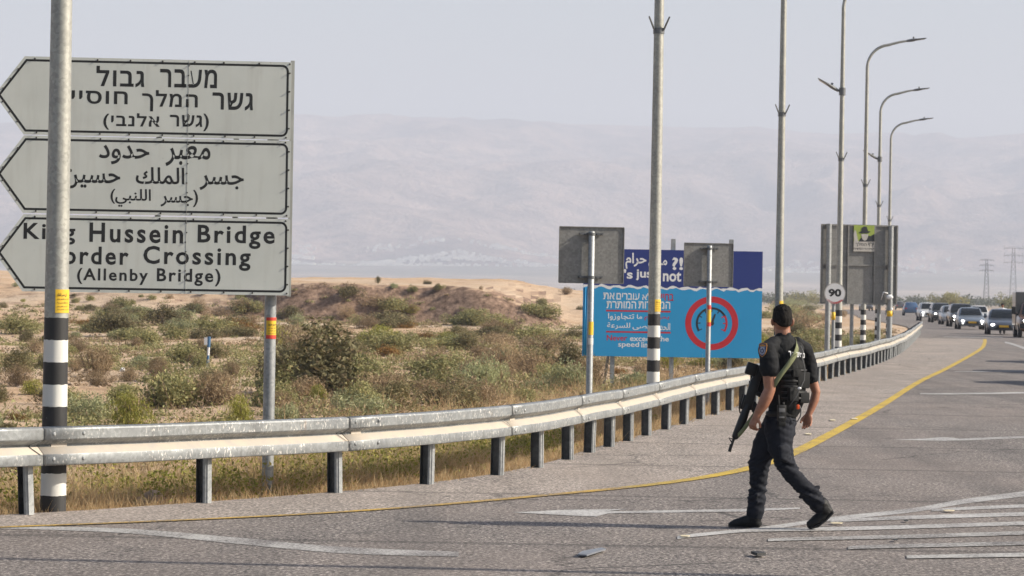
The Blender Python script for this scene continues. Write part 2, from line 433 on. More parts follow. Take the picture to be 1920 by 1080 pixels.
def fuse(name, mb, mat, voxel=.006, smooth=3, parent=None, disp=None):
    me = bpy.data.meshes.new(name); me.from_pydata(mb.v, [], mb.f)
    o = bpy.data.objects.new(name, me); COL.objects.link(o)
    bm = bmesh.new(); bm.from_mesh(me); bmesh.ops.recalc_face_normals(bm, faces=bm.faces); bm.to_mesh(me); bm.free()
    r = o.modifiers.new('r', 'REMESH'); r.mode = 'VOXEL'; r.voxel_size = voxel
    if smooth: k = o.modifiers.new('s', 'SMOOTH'); k.iterations = smooth; k.factor = .5
    m2 = bpy.data.meshes.new_from_object(o.evaluated_get(DG())); o.modifiers.clear()
    o.data = m2; bpy.data.meshes.remove(me); m2.name = name
    if disp:
        nr = [v.normal.copy() for v in m2.vertices]
        for v, n in zip(m2.vertices, nr): v.co += n * disp(v.co)
    m2.polygons.foreach_set('use_smooth', [True] * len(m2.polygons)); m2.materials.clear(); m2.materials.append(MATS[mat]); m2.update()
    if parent is not None: o.parent = parent
    return o

# ------------------------------------------------------------------ guardrail path
rail_px = [(55, 965), (375, 948), (625, 925), (800, 911), (930, 896), (1008, 879), (1063, 865), (1105, 849), (1212, 817)]
rail_pts = [on_ground(*p) for p in rail_px]
rail_pts += [Vector((6.75, 70, 0)), Vector((12.9, 107, 0)), Vector((22.6, 177, 0))]
d0 = (rail_pts[0] - rail_pts[1]).normalized()
rail_pts = [rail_pts[0] + d0 * 14, rail_pts[0] + d0 * 5] + rail_pts
def catmull(P, n=14):
    out = []
    for i in range(len(P) - 1):
        p0, p1, p2, p3 = P[max(i - 1, 0)], P[i], P[i + 1], P[min(i + 2, len(P) - 1)]
        for k in range(n):
            t = k / n
            out.append(.5 * ((2 * p1) + (p2 - p0) * t + (2 * p0 - 5 * p1 + 4 * p2 - p3) * t * t + (3 * p1 - p0 - 3 * p2 + p3) * t ** 3))
    return out + [P[-1]]
for _ in range(2):
    q = [p.copy() for p in rail_pts]
    for i in range(3, 10): rail_pts[i] = q[i] * .5 + (q[i - 1] + q[i + 1]) * .25 if i < 9 else q[i]
RP = catmull(rail_pts)
RXY = np.array([(p.x, p.y) for p in RP]); RL = np.concatenate([[0], np.cumsum(np.hypot(*np.diff(RXY, axis=0).T))])
def rail_at(s): return Vector((np.interp(s, RL, RXY[:, 0]), np.interp(s, RL, RXY[:, 1]), 0))
def rail_dir(s): return (rail_at(min(s + .6, RL[-1])) - rail_at(max(s - .6, 0))).normalized()
S0 = RL[np.argmin(np.hypot(RXY[:, 0] - on_ground(55, 965).x, RXY[:, 1] - on_ground(55, 965).y))]
def u_of(sv):
    p = rail_at(sv) - CP; return 960 + FPX * p.dot(RT) / p.dot(Fw)
_sg = np.linspace(S0 - 2, RL[-1] - .5, 4000); _ug = np.array([u_of(q) for q in _sg])
POSTS = [float(np.interp(q, _ug, _sg)) for q in (55, 375, 625, 800, 930, 1008, 1063, 1105, 1142, 1178, 1212)]
POSTS = [POSTS[0] - 4.15, POSTS[0] - 2.075] + POSTS; POSTS = [POSTS[0] - 4.15, POSTS[0] - 2.075] + POSTS
while POSTS[-1] + 2.0 < RL[-1] - .2: POSTS.append(POSTS[-1] + 2.0)
JOINTS = POSTS[0::2]
_ey = np.array([-60, RXY[0, 1], *RXY[1:, 1], 230, 330, 400, 600, 1200.])
_ex = np.array([-60, RXY[0, 0], *RXY[1:, 0], 28.5, 36, 43, 58, 95.])
def rail_x(y): return np.interp(y, _ey, _ex)

# ------------------------------------------------------------------ terrain
def sstep(a, b, x):
    t = np.clip((x - a) / (b - a), 0, 1); return t * t * (3 - 2 * t)
def n3(x, y, f, seed=0): return mnoise.noise(Vector((x * f + seed, y * f - seed, seed * .7)))
def height(x, y):
    d = (rail_x(y) - x) * (.75 if y < 32 else .97)
    off = float(sstep(.2, 2.0, d))
    h = -.05 - .22 * float(sstep(.4, 3.5, d))
    h += off * (.16 * n3(x, y, .17, 3) + .07 * n3(x, y, .7, 9)) * float(sstep(1.5, 8, d))
    u = 960 + FPX * x / max(y, 1)
    # cut bank and the spoil plateau behind it
    edge = 197 + 2.2 * n3(x, 0, .16, 5) + (0 if x > -14.5 else (x + 14.5) * -.3)
    w = 1.5 if x > -15 else 1.5 + min((-15 - x) * 1.6, 30)
    right = 1 - float(sstep(-3.0, 4.6, x - (y - 200) * .012 + .7 * n3(x, y, .25, 2)))
    p = float(sstep(edge - w, edge + w, y)) * right
    h += 2.35 * p * (1 + .05 * n3(x, y, .2, 4))
    if p > .02 and p < .98: h += .16 * n3(x, y, .55, 11) + .15 * n3(x, y, 1.3, 5)
    h += 1.1 * float(sstep(225, 300, y)) * (1 - float(sstep(3, 12, x - (y - 200) * .03))) * (1 + .25 * n3(x, y, .035, 8))
    h += 1.4 * float(sstep(232, 270, y)) * (1 - float(sstep(8, 15, x - (y - 230) * .01))) * (1 - right) * (1 + .2 * n3(x, y, .1, 8))
    h += .4 * float(sstep(60, 200, y)) * off * n3(x, y, .02, 6) * (1 - float(sstep(500, 900, y)))
    if y > 340: h = h * (1 - float(sstep(340, 520, y))) - .09 * float(sstep(340, 520, y))
    if y > 3000: h += 70 * ((y - 3000) / 4800) ** 2
    return h
def H(p): return height(p.x, p.y)
def build_terrain():
    ys = np.concatenate([np.arange(-40, 14, 6), np.arange(14, 60, .7), np.arange(60, 180, 1.6), np.arange(180, 215, .55), np.arange(215, 340, 3), np.geomspace(340, 8200, 60)])
    ts = np.concatenate([np.linspace(-.7, -.2, 26)[:-1], np.linspace(-.2, .2, 170), np.linspace(.2, .9, 26)[1:]])
    vs = []
    for y in ys:
        k = max(y, 45)
        for t in ts:
            x = t * k * 1.0
            vs.append((x, float(y), height(x, float(y))))
    nx = len(ts); fs = [(j * nx + i, j * nx + i + 1, (j + 1) * nx + i + 1, (j + 1) * nx + i) for j in range(len(ys) - 1) for i in range(nx - 1)]
    mb = MB(); mb.add(vs, fs); tag(mb.build('desert_ground', 'desert_ground', None, True), kind='structure')
build_terrain()

def hill_h(x, y):
    b = 70 * ((7800 - 3000) / 4800) ** 2
    t = (y - 7800) / 5200
    if t <= 0: return b * ((y - 3000) / 4800) ** 2 - 25 * (-t) * 4
    t = min(t, 1)
    crest = 722 + 45 * n3(x, 0, .0006, 1) + 28 * n3(x, 0, .0017, 5) - max(0, x - 600) * .035 - max(0, -1000 - x) * .06
    prof = .30 * sstep(0, .42, t) + .34 * sstep(.25, .72, t) + .36 * sstep(.6, 1.0, t)
    rid = 0; a = 1; f = .0011
    for k in range(5):
        rid += a * (1 - abs(n3(x + 260 * n3(x, y, .0007, 2), y * .45, f, 3 + k)) * 2.1); a *= .5; f *= 2.05
    return b + (crest - b) * float(prof) + (rid - .8) * 105 * math.sin(math.pi * min(1, t * .97 + .03)) ** .7
def build_hills():
    xs = np.linspace(-4500, 4500, 330); ys = np.concatenate([np.linspace(7000, 13000, 130), [13600, 14500]])
    vs = [(float(x), float(y), hill_h(float(x), float(y)) - (0 if y <= 13000 else (y - 13000) * .2)) for y in ys for x in xs]
    nx = len(xs); fs = [(j * nx + i, j * nx + i + 1, (j + 1) * nx + i + 1, (j + 1) * nx + i) for j in range(len(ys) - 1) for i in range(nx - 1)]
    mb = MB(); mb.add(vs, fs); tag(mb.build('hills', 'limestone_hills', None, True), kind='structure')
build_hills()
def build_town():
    mb = MB()
    for _ in range(3000):
        y = 7600 + 800 * random.random() ** 1.5; x = random.gauss(-150, 520) if random.random() < .7 else random.uniform(-1300, 1700)
        if n3(x, y, .004, 4) < -.12: continue
        s = random.uniform(4, 8.5); h = random.uniform(4, 9)
        mb.box((x, y, max(hill_h(x, y), 0) + h / 2 - 1), (s * 1.3, s, h + 2))
    tag(mb.build('far_town', 'wall_far'), 'pale specks of a far town spread along the foot of the hazy hills', 'town', kind='stuff')
build_town()

# ------------------------------------------------------------------ road
def strip(name, pts_l, pts_r, z, mat, kind='structure'):
    mb = MB(); vs = [(p[0], p[1], z) for p in pts_l] + [(p[0], p[1], z) for p in pts_r]; n = len(pts_l)
    mb.add(vs, [(i, n + i, n + i + 1, i + 1) for i in range(n - 1)])
    o = mb.build(name, mat); o['kind'] = kind; return o
ysr = list(np.concatenate([np.arange(-30, 18, 6), np.arange(18, 60, 1.0), np.arange(60, 180, 4), np.arange(180, 620, 12)]))
strip('road', [(float(rail_x(y)) - (.12 + .05 * n3(0, y, .8, 2)), y) for y in ysr], [(max(70.0, .4 * y), y) for y in ysr], 0.0, 'asphalt_lane')
yl_px = [(-60, 993), (0, 990), (330, 977), (650, 960.5), (933, 938), (1240, 907.5), (1400, 880), (1483, 852), (1553, 817), (1603, 789.5), (1654, 760), (1724, 716), (1779, 689), (1837, 656), (1846, 644), (1846.5, 636)]
YL = catmull([on_ground(*p) for p in yl_px], 8)
YX = np.array([(p.x, p.y) for p in YL])
def offs(path, d):
    t = np.gradient(path, axis=0); t /= np.linalg.norm(t, axis=1)[:, None]
    return path + np.stack([t[:, 1], -t[:, 0]], 1) * d
sel = YX[:, 1] > 23.6
P = YX[sel]; order = np.argsort(P[:, 1]); ymax = P[:, 1].max()
def sh_left(y): return float(rail_x(y)) - .1
sl_pts = [(min(sh_left(y), x - .02), y) for x, y in P]
strip('road_shoulder', sl_pts, [(x, y) for x, y in P], .004, 'asphalt_shoulder')
wid = np.interp(YX[:, 1], [22, 27, 29.5, 34, 60, 150], [.09, .11, .14, .18, .155, .165])
t = np.gradient(YX, axis=0); t /= np.linalg.norm(t, axis=1)[:, None]; nrm = np.stack([t[:, 1], -t[:, 0]], 1)
L_, R_ = YX - nrm * wid[:, None] / 2, YX + nrm * wid[:, None] / 2
k = int(np.argmin(np.abs(YX[:, 1] - 30.5)))
strip('yellow_edge_line_worn', L_[:k + 1], R_[:k + 1], .008, 'yellow_paint_worn')
strip('yellow_edge_line', L_[k:], R_[k:], .008, 'yellow_paint')
WL = [('white_gore_line', [(-30, 989), (90, 991), (250, 997), (450, 1015), (640, 1032), (860, 1040)], [4, 6, 9, 12, 12, 9], 'white_paint_worn'),
      ('white_gore_line', [(1405, 995), (1460, 988), (1557, 974), (1713, 957), (1813, 940), (1960, 922)], [7, 7, 7, 8, 9, 10], 'white_paint_road'),
      ('white_hatch_line', [(1747, 957.5), (1830, 953), (1960, 948)], [4, 6, 6], 'white_paint_road'),
      ('white_hatch_line', [(1557, 977.5), (1713, 971), (1960, 963.5)], [5, 7, 7], 'white_paint_road'),
      ('white_hatch_line', [(1270, 1009), (1310, 1004), (1413, 995.5), (1613, 991.5), (1960, 981)], [6, 6, 6, 7, 7], 'white_paint_road'),
      ('white_hatch_line', [(1440, 1014), (1500, 1011.5), (1713, 1007), (1960, 999)], [5, 6, 7, 7], 'white_paint_worn'),
      ('white_hatch_line', [(1590, 1029), (1640, 1026.5), (1960, 1019)], [5, 7, 7], 'white_paint_worn'),
      ('white_hatch_line', [(1700, 1046), (1960, 1041)], [6, 8], 'white_paint_worn'),
      ('white_cross_line', [(1725, 739), (1790, 739), (1960, 736.5)], [1.5, 2.6, 3], 'white_paint_road'),
      ('white_cross_line', [(1790, 697.5), (1960, 696)], [1.2, 1.6], 'white_paint_road'),
      ('white_cross_line', [(1770, 632), (1880, 633)], [1.0, 1.2], 'white_paint_worn'),
      ('white_lane_dash', [(1884, 642), (1900, 646), (1925, 655)], [3, 3.5, 4.5], 'white_paint_road')]
def px_strip(name, px, w, mat, z=.004):
    P = [Vector((a, b, 0)) for a, b in px]; C = catmull(P, 8); u = np.linspace(0, 1, len(C)); wi = np.interp(u, np.linspace(0, 1, len(w)), w)
    top = [on_ground(c.x, c.y - q / 2) for c, q in zip(C, wi)]; bot = [on_ground(c.x, c.y + q / 2) for c, q in zip(C, wi)]
    strip(name, [(p.x, p.y) for p in top], [(p.x, p.y) for p in bot], z, mat)
for i, (nm, px, w, mt) in enumerate(WL): px_strip(nm, px, w, mt, .003 + .0006 * i)
def px_poly(name, px, mat, z):
    mb = MB(); mb.add([(*on_ground(a, b).xy, z) for a, b in px], [tuple(range(len(px)))]); tag(mb.build(name, mat), kind='structure')
px_poly('white_arrow', [(962, 961.5), (1060, 956.5), (1180, 955), (1135, 959.5), (1400, 955), (1500, 952.5), (1500, 955), (1400, 960), (1140, 963.5), (1118, 969.5), (1090, 968.5)], 'white_paint_road', .004)
px_poly('white_arrow', [(1675, 825), (1735, 822.8), (1762, 820), (1785, 821), (1800, 823), (1880, 819.5), (1960, 817), (1960, 820.5), (1890, 823), (1810, 826), (1770, 827)], 'white_paint_road', .004)

def settle(root, loc):
    """children were meshed in world coordinates: move the root to its base and re-express them"""
    root.location = loc; T = Matrix.Translation(-Vector(loc))
    def go(o):
        for c in o.children:
            if c.type == 'MESH': c.data.transform(T)
            go(c)
    go(root); return root

# ------------------------------------------------------------------ guardrail
def guardrail():
    g = empty('guardrail')
    tag(g, 'long galvanised steel guardrail curving along the roadside on short channel posts', 'guardrail')
    prof = [(.03, .0), (.066, .002), (.078, .008), (.082, .020), (.082, .082), (.078, .094), (.012, .150), (.0, .157), (.0, .165), (.012, .172), (.074, .204), (.082, .214), (.082, .288), (.076, .300), (.06, .307), (.024, .312)]
    dust_seg = {5}
    S = JOINTS
    zb = .395
    for i, s in enumerate(S):
        e = min((S[i + 1] if i + 1 < len(S) else s + 4) + .10, RL[-1]); mb = MB(); vs = []; m = 9
        dz = .012 * math.sin(i * 1.7) ; de = .012 * math.sin((i + 1) * 1.7)
        for j in range(m):
            q = s + (e - s) * j / (m - 1); p = rail_at(q); d = rail_dir(q); n = Vector((d.y, -d.x, 0))
            lap = .006 if j < m - 1 else -.003
            zz = zb + dz + (de - dz) * j / (m - 1) + .004 * n3(p.x, p.y, .9, 2)
            dn = -.035 * max(0, n3(p.x, p.y, .55, 12) - .35) + .006 * n3(p.x, p.y, 1.4, 6)
            for o, z in prof: vs.append(p + n * (.075 + dn + o + lap * (1 - j / (m - 1))) + Vector((0, 0, zz + z)))
        k = len(prof); fd = []
        for j in range(m - 1):
            for a in range(k - 1):
                mb.m = 1 if a in dust_seg else 0
                mb.add([vs[j * k + a], vs[(j + 1) * k + a], vs[(j + 1) * k + a + 1], vs[j * k + a + 1]], [(0, 1, 2, 3)])
        bm = bmesh.new(); tmp = bpy.data.meshes.new('t'); tmp.from_pydata(mb.v, [], mb.f); bm.from_mesh(tmp)
        bmesh.ops.remove_doubles(bm, verts=bm.verts, dist=1e-5); bm.verts.index_update(); 
        mi = list(mb.mi); mb2 = MB(); mb2.v = [tuple(v.co) for v in bm.verts]; mb2.f = [tuple(v.index for v in f.verts) for f in bm.faces]; mb2.mi = mi
        bm.free(); bpy.data.meshes.remove(tmp)
        o = mb2.build('rail_panel', ['galvanised_rail', 'dusty_rail_valley'], g, True, 24)
        md = o.modifiers.new('thick', 'SOLIDIFY'); md.thickness = .004; md.offset = -1
        # splice bolts near the start of the panel
        if 0 <= s - S0 < 22 or abs(s - S0) < .1:
            for ds in (.10, .50 if i % 2 else .42):
                for z in (.052, .252):
                    q = s + ds; p = rail_at(q); d = rail_dir(q); n = Vector((d.y, -d.x, 0)); b = MB()
                    c = p + n * (.075 + .084) + Vector((0, 0, zb + z)); b.tube([c - n * .004, c + n * .010, c + n * .016], [.017, .016, .009], 10)
                    b.build('bolt', 'galvanised_post', o, True, 40)
            q = s + .004; p = rail_at(q); d = rail_dir(q); n = Vector((d.y, -d.x, 0)); b = MB(); pr = []
            for o_, z_ in prof: st = -.10 if .10 < z_ < .21 else 0; st = -.05 if z_ in (.094, .204) else st; pr += [p + d * st + n * (.075 + o_ + .0085) + Vector((0, 0, zb + dz + z_)), p + d * (st + .011) + n * (.075 + o_ + .0085) + Vector((0, 0, zb + dz + z_))]
            b.add(pr, [(2 * t, 2 * t + 1, 2 * t + 3, 2 * t + 2) for t in range(len(prof) - 1)]); b.build('splice_seam', 'scrap_dark', o)
            for z0 in (.155,):
                q = s + .22; p = rail_at(q); d = rail_dir(q); n = Vector((d.y, -d.x, 0)); b = MB()
                b.box(p + n * (.075 + .012) + Vector((0, 0, zb + z0)), (.17, .012, .035), Matrix((d, n, (0, 0, 1))).transposed()); b.build('bolt_plate', 'dusty_rail_valley', o)
    for s in POSTS:
        p = rail_at(s + random.uniform(-.05, .05)); d = rail_dir(s); n = Vector((d.y, -d.x, 0)); mb = MB(); h = .66; z0 = -.25
        lean = Vector((random.gauss(0, .022), random.gauss(0, .015), 0))
        def plate(a0, a1, b0, b1):
            vs = [];
            for z in (z0, h):
                for a, b in ((a0, b0), (a1, b0), (a1, b1), (a0, b1)): vs.append(p + d * a + n * b + Vector((0, 0, z)) + lean * z)
            mb.add(vs, [(3, 2, 1, 0), (4, 5, 6, 7), (0, 1, 5, 4), (1, 2, 6, 5), (2, 3, 7, 6), (3, 0, 4, 7)])
        plate(.020, .025, -.065, .060)                    # web, its shade and stains painted dark
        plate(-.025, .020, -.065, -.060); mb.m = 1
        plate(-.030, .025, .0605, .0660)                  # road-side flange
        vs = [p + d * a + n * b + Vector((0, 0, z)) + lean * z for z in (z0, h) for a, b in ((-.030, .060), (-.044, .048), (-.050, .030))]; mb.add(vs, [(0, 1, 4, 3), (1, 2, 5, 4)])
        mb.build('post', ['rail_post_shaded', 'galvanised_post'], g)
    settle(g, rail_at(S0))
guardrail()

# ------------------------------------------------------------------ street lamps
def lamp(name, loc, label, second=False, sticker='plain', detail=True, dh=0.0):
    r = empty(name, loc); tag(r, label, 'street lamp', 'street lamps standing behind the guardrail')
    Hh = 9.95 + dh; rad = lambda z: .105 - .0046 * z
    mb = MB(); zs = [-.5, .0]; mats = []
    # mast with painted bands: 9 bands to 1.64 m
    edges = [-.5] + [.18 * i for i in range(1, 10)]
    seg = 28
    def ringv(z): return [(rad(z) * math.cos(2 * math.pi * k / seg), rad(z) * math.sin(2 * math.pi * k / seg), z) for k in range(seg)]
    rows = []
    for a in edges: rows.append(a)
    rows += [2.5, 4.5, 7, 9, Hh]
    vs = []
    for i, z in enumerate(rows):
        for k in range(seg):
            zz = z + (.006 * mnoise.noise(Vector((k * .8, z * 7, loc[0]))) if 1 <= i <= 9 and detail else 0)
            vs.append((rad(z) * math.cos(2 * math.pi * k / seg), rad(z) * math.sin(2 * math.pi * k / seg), zz))
    for i in range(len(rows) - 1):
        mi = (1 if i % 2 == 0 else 2) if i < 9 else 0
        for k in range(seg):
            k2 = (k + 1) % seg; mb.f.append((i * seg + k, i * seg + k2, (i + 1) * seg + k2, (i + 1) * seg + k)); mb.mi.append(mi)
    mb.v = vs; mb.build('mast', ['mast_grey', 'band_black', 'band_white'], r, True)
    # curved arm over the road
    a = MB(); pts = []
    for k in range(11):
        w = R(90 * k / 10 * .93); pts.append((.82 * (1 - math.cos(w)), 0, Hh + .82 * math.sin(w)))
    pts += [(1.15, 0, Hh + .93), (1.45, 0, Hh + .98)]
    a.tube(pts, [.059] + [.05] * 10 + [.042, .034], 14); a.build('arm', 'mast_grey', r, True, 60)
    def luminaire(c, d, up):
        m = MB(); c = Vector(c); d = Vector(d).normalized(); up = Vector(up); s = d.cross(up)
        m.tube([c - d * .06, c + d * .05], [.045, .045], 12)
        m.tube([c + d * .02, c + d * .16, c + d * .36, c + d * .64], [(.05, .05), (.13, .055), (.15, .035), (.10, .014)], 16, s)
        m.tube([c + d * .2 + up * .03, c + d * .2 + up * .11], [.035, .033], 10)
        o = m.build('luminaire', 'lamp_grey', r, True, 50)
        l = MB(); l.box(c + d * .42 - up * .028, (.34, .2, .012), Matrix((d, s, up)).transposed()); l.build('lens', 'lens_glass', o)
    luminaire((1.45, 0, Hh + .98), (1, 0, .16), (-.16, 0, 1))
    if second:
        b = MB(); b.tube([(0, 0, 7.93), (0, 0, 8.15)], .098, 16); b.tube([(-.07, 0, 8.05), (-.2, 0, 8.1)], .03, 8); b.build('clamp', 'lamp_grey', r, True, 40)
        luminaire((-.17, 0, 8.09), (-.84, 0, .5), (.5, 0, .84))
    f = MB(); f.tube([(0, 0, 6.0), (0, 0, 6.09)], rad(6) + .012, 16)
    for sx in (-1, 1): f.tube([(sx * .07, -.06, 6.05), (sx * .16, -.12, 6.26)], [.016, .013], 8)
    f.build('flag_bracket', 'lamp_grey', r, True, 40)
    # yellow notice wrapped round the mast
    if sticker:
        st = MB(); z0, z1 = 1.66, 1.85; n = 9; a0, a1 = R(-88), R(6); vs = []
        for z in (z0, z1):
            for k in range(n):
                w = a0 + (a1 - a0) * k / (n - 1); q = rad(z) + .0035; vs.append((q * math.cos(w), q * math.sin(w), z))
        st.add(vs, [(k, k + 1, n + k + 1, n + k) for k in range(n - 1)]); so = st.build('sticker', 'sticker_yellow', r, True)
        if detail:
            tx = MB()
            for i, (zz, h, wd) in enumerate(((1.805, .032, .62), (1.772, .016, .8), (1.742, .018, .75), (1.712, .015, .7), (1.688, .012, .8))):
                v, fc = text_geo(arab('ابن جسر الملك') if i == 0 else arab(random.choice(['حدود الملك جسر سرعة', 'الحد جسر المعبر حدود'])), .02)
                lo, hi = v.min(0), v.max(0); vv = []
                for a_, b_ in v:
                    w = R(-80) + (R(80) * wd) * (a_ - lo[0]) / (hi[0] - lo[0]); z = zz + h * ((b_ - lo[1]) / (hi[1] - lo[1]) - .5); q = rad(z) + .006
                    vv.append((q * math.cos(w), q * math.sin(w), z))
                tx.add(vv, fc)
            tx.build('lettering', 'sign_black', so)
    return r
lamps = [('nearest street lamp, its banded mast standing before the white direction sign', 99.5, 25.95, False),
         ('street lamp mast standing in front of the blue billboard, second in the row', 1223.5, 50, False),
         ('plain street lamp mast rising behind the head of the policeman', 1458, 72, False),
         ('street lamp behind the round 90 sign, extra lower lamp pointing left', 1571, 94, True),
         ('street lamp with the tallest curved arm in view, mast behind the grey sign back', 1617.5, 114, False),
         ('street lamp with curved arm and an extra lower lamp, second from the far end', 1644, 137, True),
         ('farthest street lamp of the row, smallest curved arm in view', 1664.5, 159, False)]
for i, (lb, u, y, sec) in enumerate(lamps):
    p = at_depth(u, horizon(u) + CAMZ / y * FPX, y); z = height(p.x, y) if i else -.05
    lamp('street_lamp', (p.x, y, z), lb, sec, 'y' if i < 3 else None, i < 2, (.3, .3, .3, .55, .3, .1, .15)[i])
# inspection hatch and footing of the nearest lamp
near = bpy.data.objects['street_lamp']
m = MB(); vs = []; n = 6
for z in (.905, 1.075):
    for k in range(n):
        w = R(-135) + R(55) * k / (n - 1); q = .105 - .0046 * z + .004; vs.append((q * math.cos(w), q * math.sin(w), z))
m.add(vs, [(k, k + 1, n + k + 1, n + k) for k in range(n - 1)]); m.build('hatch', 'band_white', near, True)
m = MB(); m.tube([(0, 0, -.3), (0, 0, .012), (0, 0, .02)], [.24, .24, .2], 18); m.build('footing', 'rock_stone', near)

# ------------------------------------------------------------------ direction sign
def ring_pts(x0, x1, y0, y1, tip, r, inset):
    """arrow-left outline, counter-clockwise, rounded right corners"""
    P = []; ym = (y0 + y1) / 2; xs = tip[1]; k = 7
    a = math.atan2((y1 - y0) / 2, xs - tip[0]); ext = inset / math.sin(a)
    P.append((tip[0] + ext, ym)); sx = xs + inset * math.tan(a / 2)
    P.append((sx, y0 + inset))
    rr = max(r - inset, .004) if r > 0 else 0; X1 = x1 - inset
    for j in range(k): w = -math.pi / 2 + math.pi / 2 * j / (k - 1); P.append((X1 - rr + rr * math.cos(w), y0 + inset + rr + rr * math.sin(w)))
    for j in range(k): w = math.pi / 2 * j / (k - 1); P.append((X1 - rr + rr * math.cos(w), y1 - inset - rr + rr * math.sin(w)))
    P.append((sx, y1 - inset)); return P
def direction_sign():
    g = empty('direction_sign'); tag(g, 'large white border crossing direction sign of three stacked arrow panels pointing left', 'road sign')
    Y0 = 28.9; c = at_depth(300, 330, Y0); a = R(5)
    ex = Vector((math.cos(a), math.sin(a), 0)); ez = Vector((0, 0, 1)); n = Vector((math.sin(a), -math.cos(a), 0))
    def loc(u, v):
        d = ray(u, v); t = (c - CP).dot(n) / d.dot(n); p = CP + d * t - c; return p.dot(ex), p.dot(ez)
    Z = lambda x, y, k=0: (x / 2.1603 + k, 80 + y / 2.1603)          # zoomed crop -> photo
    panels = [((-22, 217), (98, 60), (98, 375), (1172, 390), (1187, 75)),
              ((-22, 540), (95, 378), (95, 690), (1171, 708), (1182, 395)),
              ((-22, 848), (93, 695), (93, 1005), (1171, 1026), (1175, 715))]
    sc = (c - CP).length / FPX
    T = [[('מעבר', 648, 880, 110, 180, 'h'), ('גבול', 390, 586, 98, 178, 'h'), ('גשר', 860, 1026, 205, 273, 'h'), ('המלך', 575, 802, 196, 278, 'h'), ('חוסיין', 247, 518, 198, 264, 'h'), ('(גשר', 688, 847, 288, 356, 'p'), ('אלנבי)', 418, 648, 288, 352, 'q')],
         [('معبر', 670, 853, 420, 500, 'a'), ('حدود', 400, 606, 417, 492, 'a'), ('جسر', 808, 988, 538, 597, 'a'), ('الملك', 550, 748, 507, 572, 'a'), ('حسين', 255, 488, 515, 590, 'a'), ('(جسر', 650, 803, 597, 664, 'pa'), ('اللنبي)', 447, 612, 594, 664, 'qa')],
         [('King', 95, 306, 733, 815, 'l'), ('Hussein', 362, 743, 735, 808, 'l'), ('Bridge', 800, 1114, 743, 832, 'l'), ('Border', 198, 522, 828, 896, 'l'), ('Crossing', 580, 1016, 830, 918, 'l'), ('(Allenby', 312, 600, 917, 977, 'l'), ('Bridge)', 635, 894, 917, 983, 'l')]]
    for pi, pp in enumerate(panels):
        tip, tl, bl, br, tr = [loc(*Z(*q)) for q in pp]
        y1 = (tl[1] + tr[1]) / 2; y0 = (bl[1] + br[1]) / 2; xs = (tl[0] + bl[0]) / 2; x1 = (tr[0] + br[0]) / 2; tp = (tip[0], xs)
        mb = MB(); mb.m = 0; out = ring_pts(tip[0], x1, y0, y1, tp, .012, 0)
        mb.prism(out, c, ex, ez, n, .024)
        mb.mi = [0, 1] + [1] * (len(mb.f) - 2); pan = mb.build('panel', ['sign_white_sheet', 'sign_edge'], g)
        bd = MB(); bd.ring(ring_pts(tip[0], x1, y0, y1, tp, .085, .025), ring_pts(tip[0], x1, y0, y1, tp, .085, .045), c + n * .0124, ex, ez); bd.build('border', 'sign_black', pan)
        for w, xa, xb, ya, yb, kd in T[pi]:
            tx = MB()
            A, B = loc(*Z(xa, yb)), loc(*Z(xb, ya)); dy = 0
            if kd == 'h': t = heb(w)
            elif kd == 'l': t = w
            elif kd == 'a': t = arab(w)
            elif kd == 'p': t = heb(w[1:]) + ')'
            elif kd == 'q': t = '(' + heb(w[:-1])
            elif kd == 'pa': t = arab(w[1:]) + ')'
            elif kd == 'qa': t = '(' + arab(w[:-1])
            put_text(tx, t, c + n * .0126, ex, ez, A[0], A[1], B[0], B[1], .023 if kd == 'l' else .021 if kd in 'hpq' else .016, 1.22 if kd == 'l' else 1.14 if kd in 'hpq' else 1.0)
            tx.build('lettering', 'sign_black', pan)
        rv = MB(); xs_ = np.linspace(xs + .1, x1 - .03, 9)
        for q in xs_:
            for yy in (y0 + .018, y1 - .018):
                o = c + ex * (q + random.uniform(-.02, .02)) + ez * yy; rv.tube([o + n * .012, o + n * .024], [.0085, .006], 7)
        for k in range(4):
            o = c + ex * (x1 - .017) + ez * (y0 + (y1 - y0) * (k + .6) / 4.2); rv.tube([o + n * .012, o + n * .024], [.0085, .006], 7)
        for k in range(1, 4):
            for s in (-1, 1):
                q = tip[0] + (xs - tip[0]) * k / 4; yy = (y0 + y1) / 2 + s * ((y1 - y0) / 2 * (q - tip[0]) / (xs - tip[0]) - .028); o = c + ex * (q + .01) + ez * yy; rv.tube([o + n * .012, o + n * .024], [.0085, .006], 7)
        seam = loc(*Z(764, 200))[0]
        for k in range(8):
            o = c + ex * (seam + random.uniform(-.006, .006)) + ez * (y0 + (y1 - y0) * (k + .4) / 8); rv.tube([o + n * .012, o + n * .022], [.007, .005], 7)
        rv.build('rivets', 'rivet_dark', pan)
        sm = MB(); sm.box(c + ex * seam + ez * (y0 + y1) / 2 + n * .0125, (.003, .003, y1 - y0 - .01), Matrix((ex, -n, ez)).transposed()); sm.build('seam', 'sign_edge', pan)
    top = loc(*Z(1180, 72))[1]; bot = loc(*Z(1168, 1028))[1]; xr = loc(*Z(1180, 500))[0]; xl = loc(*Z(100, 500))[0]
    fr = MB(); Rm = Matrix((ex, -n, ez)).transposed()
    fr.box(c + ex * (xr - .002) + ez * (top + bot) / 2 - n * .05, (.036, .06, top - bot), Rm)
    for q in (xl + .3, (xl + xr) / 2, xr - .5): fr.box(c + ex * q + ez * (top + bot) / 2 - n * .036, (.05, .045, top - bot - .04), Rm)
    fr.build('frame', 'sign_edge', g)
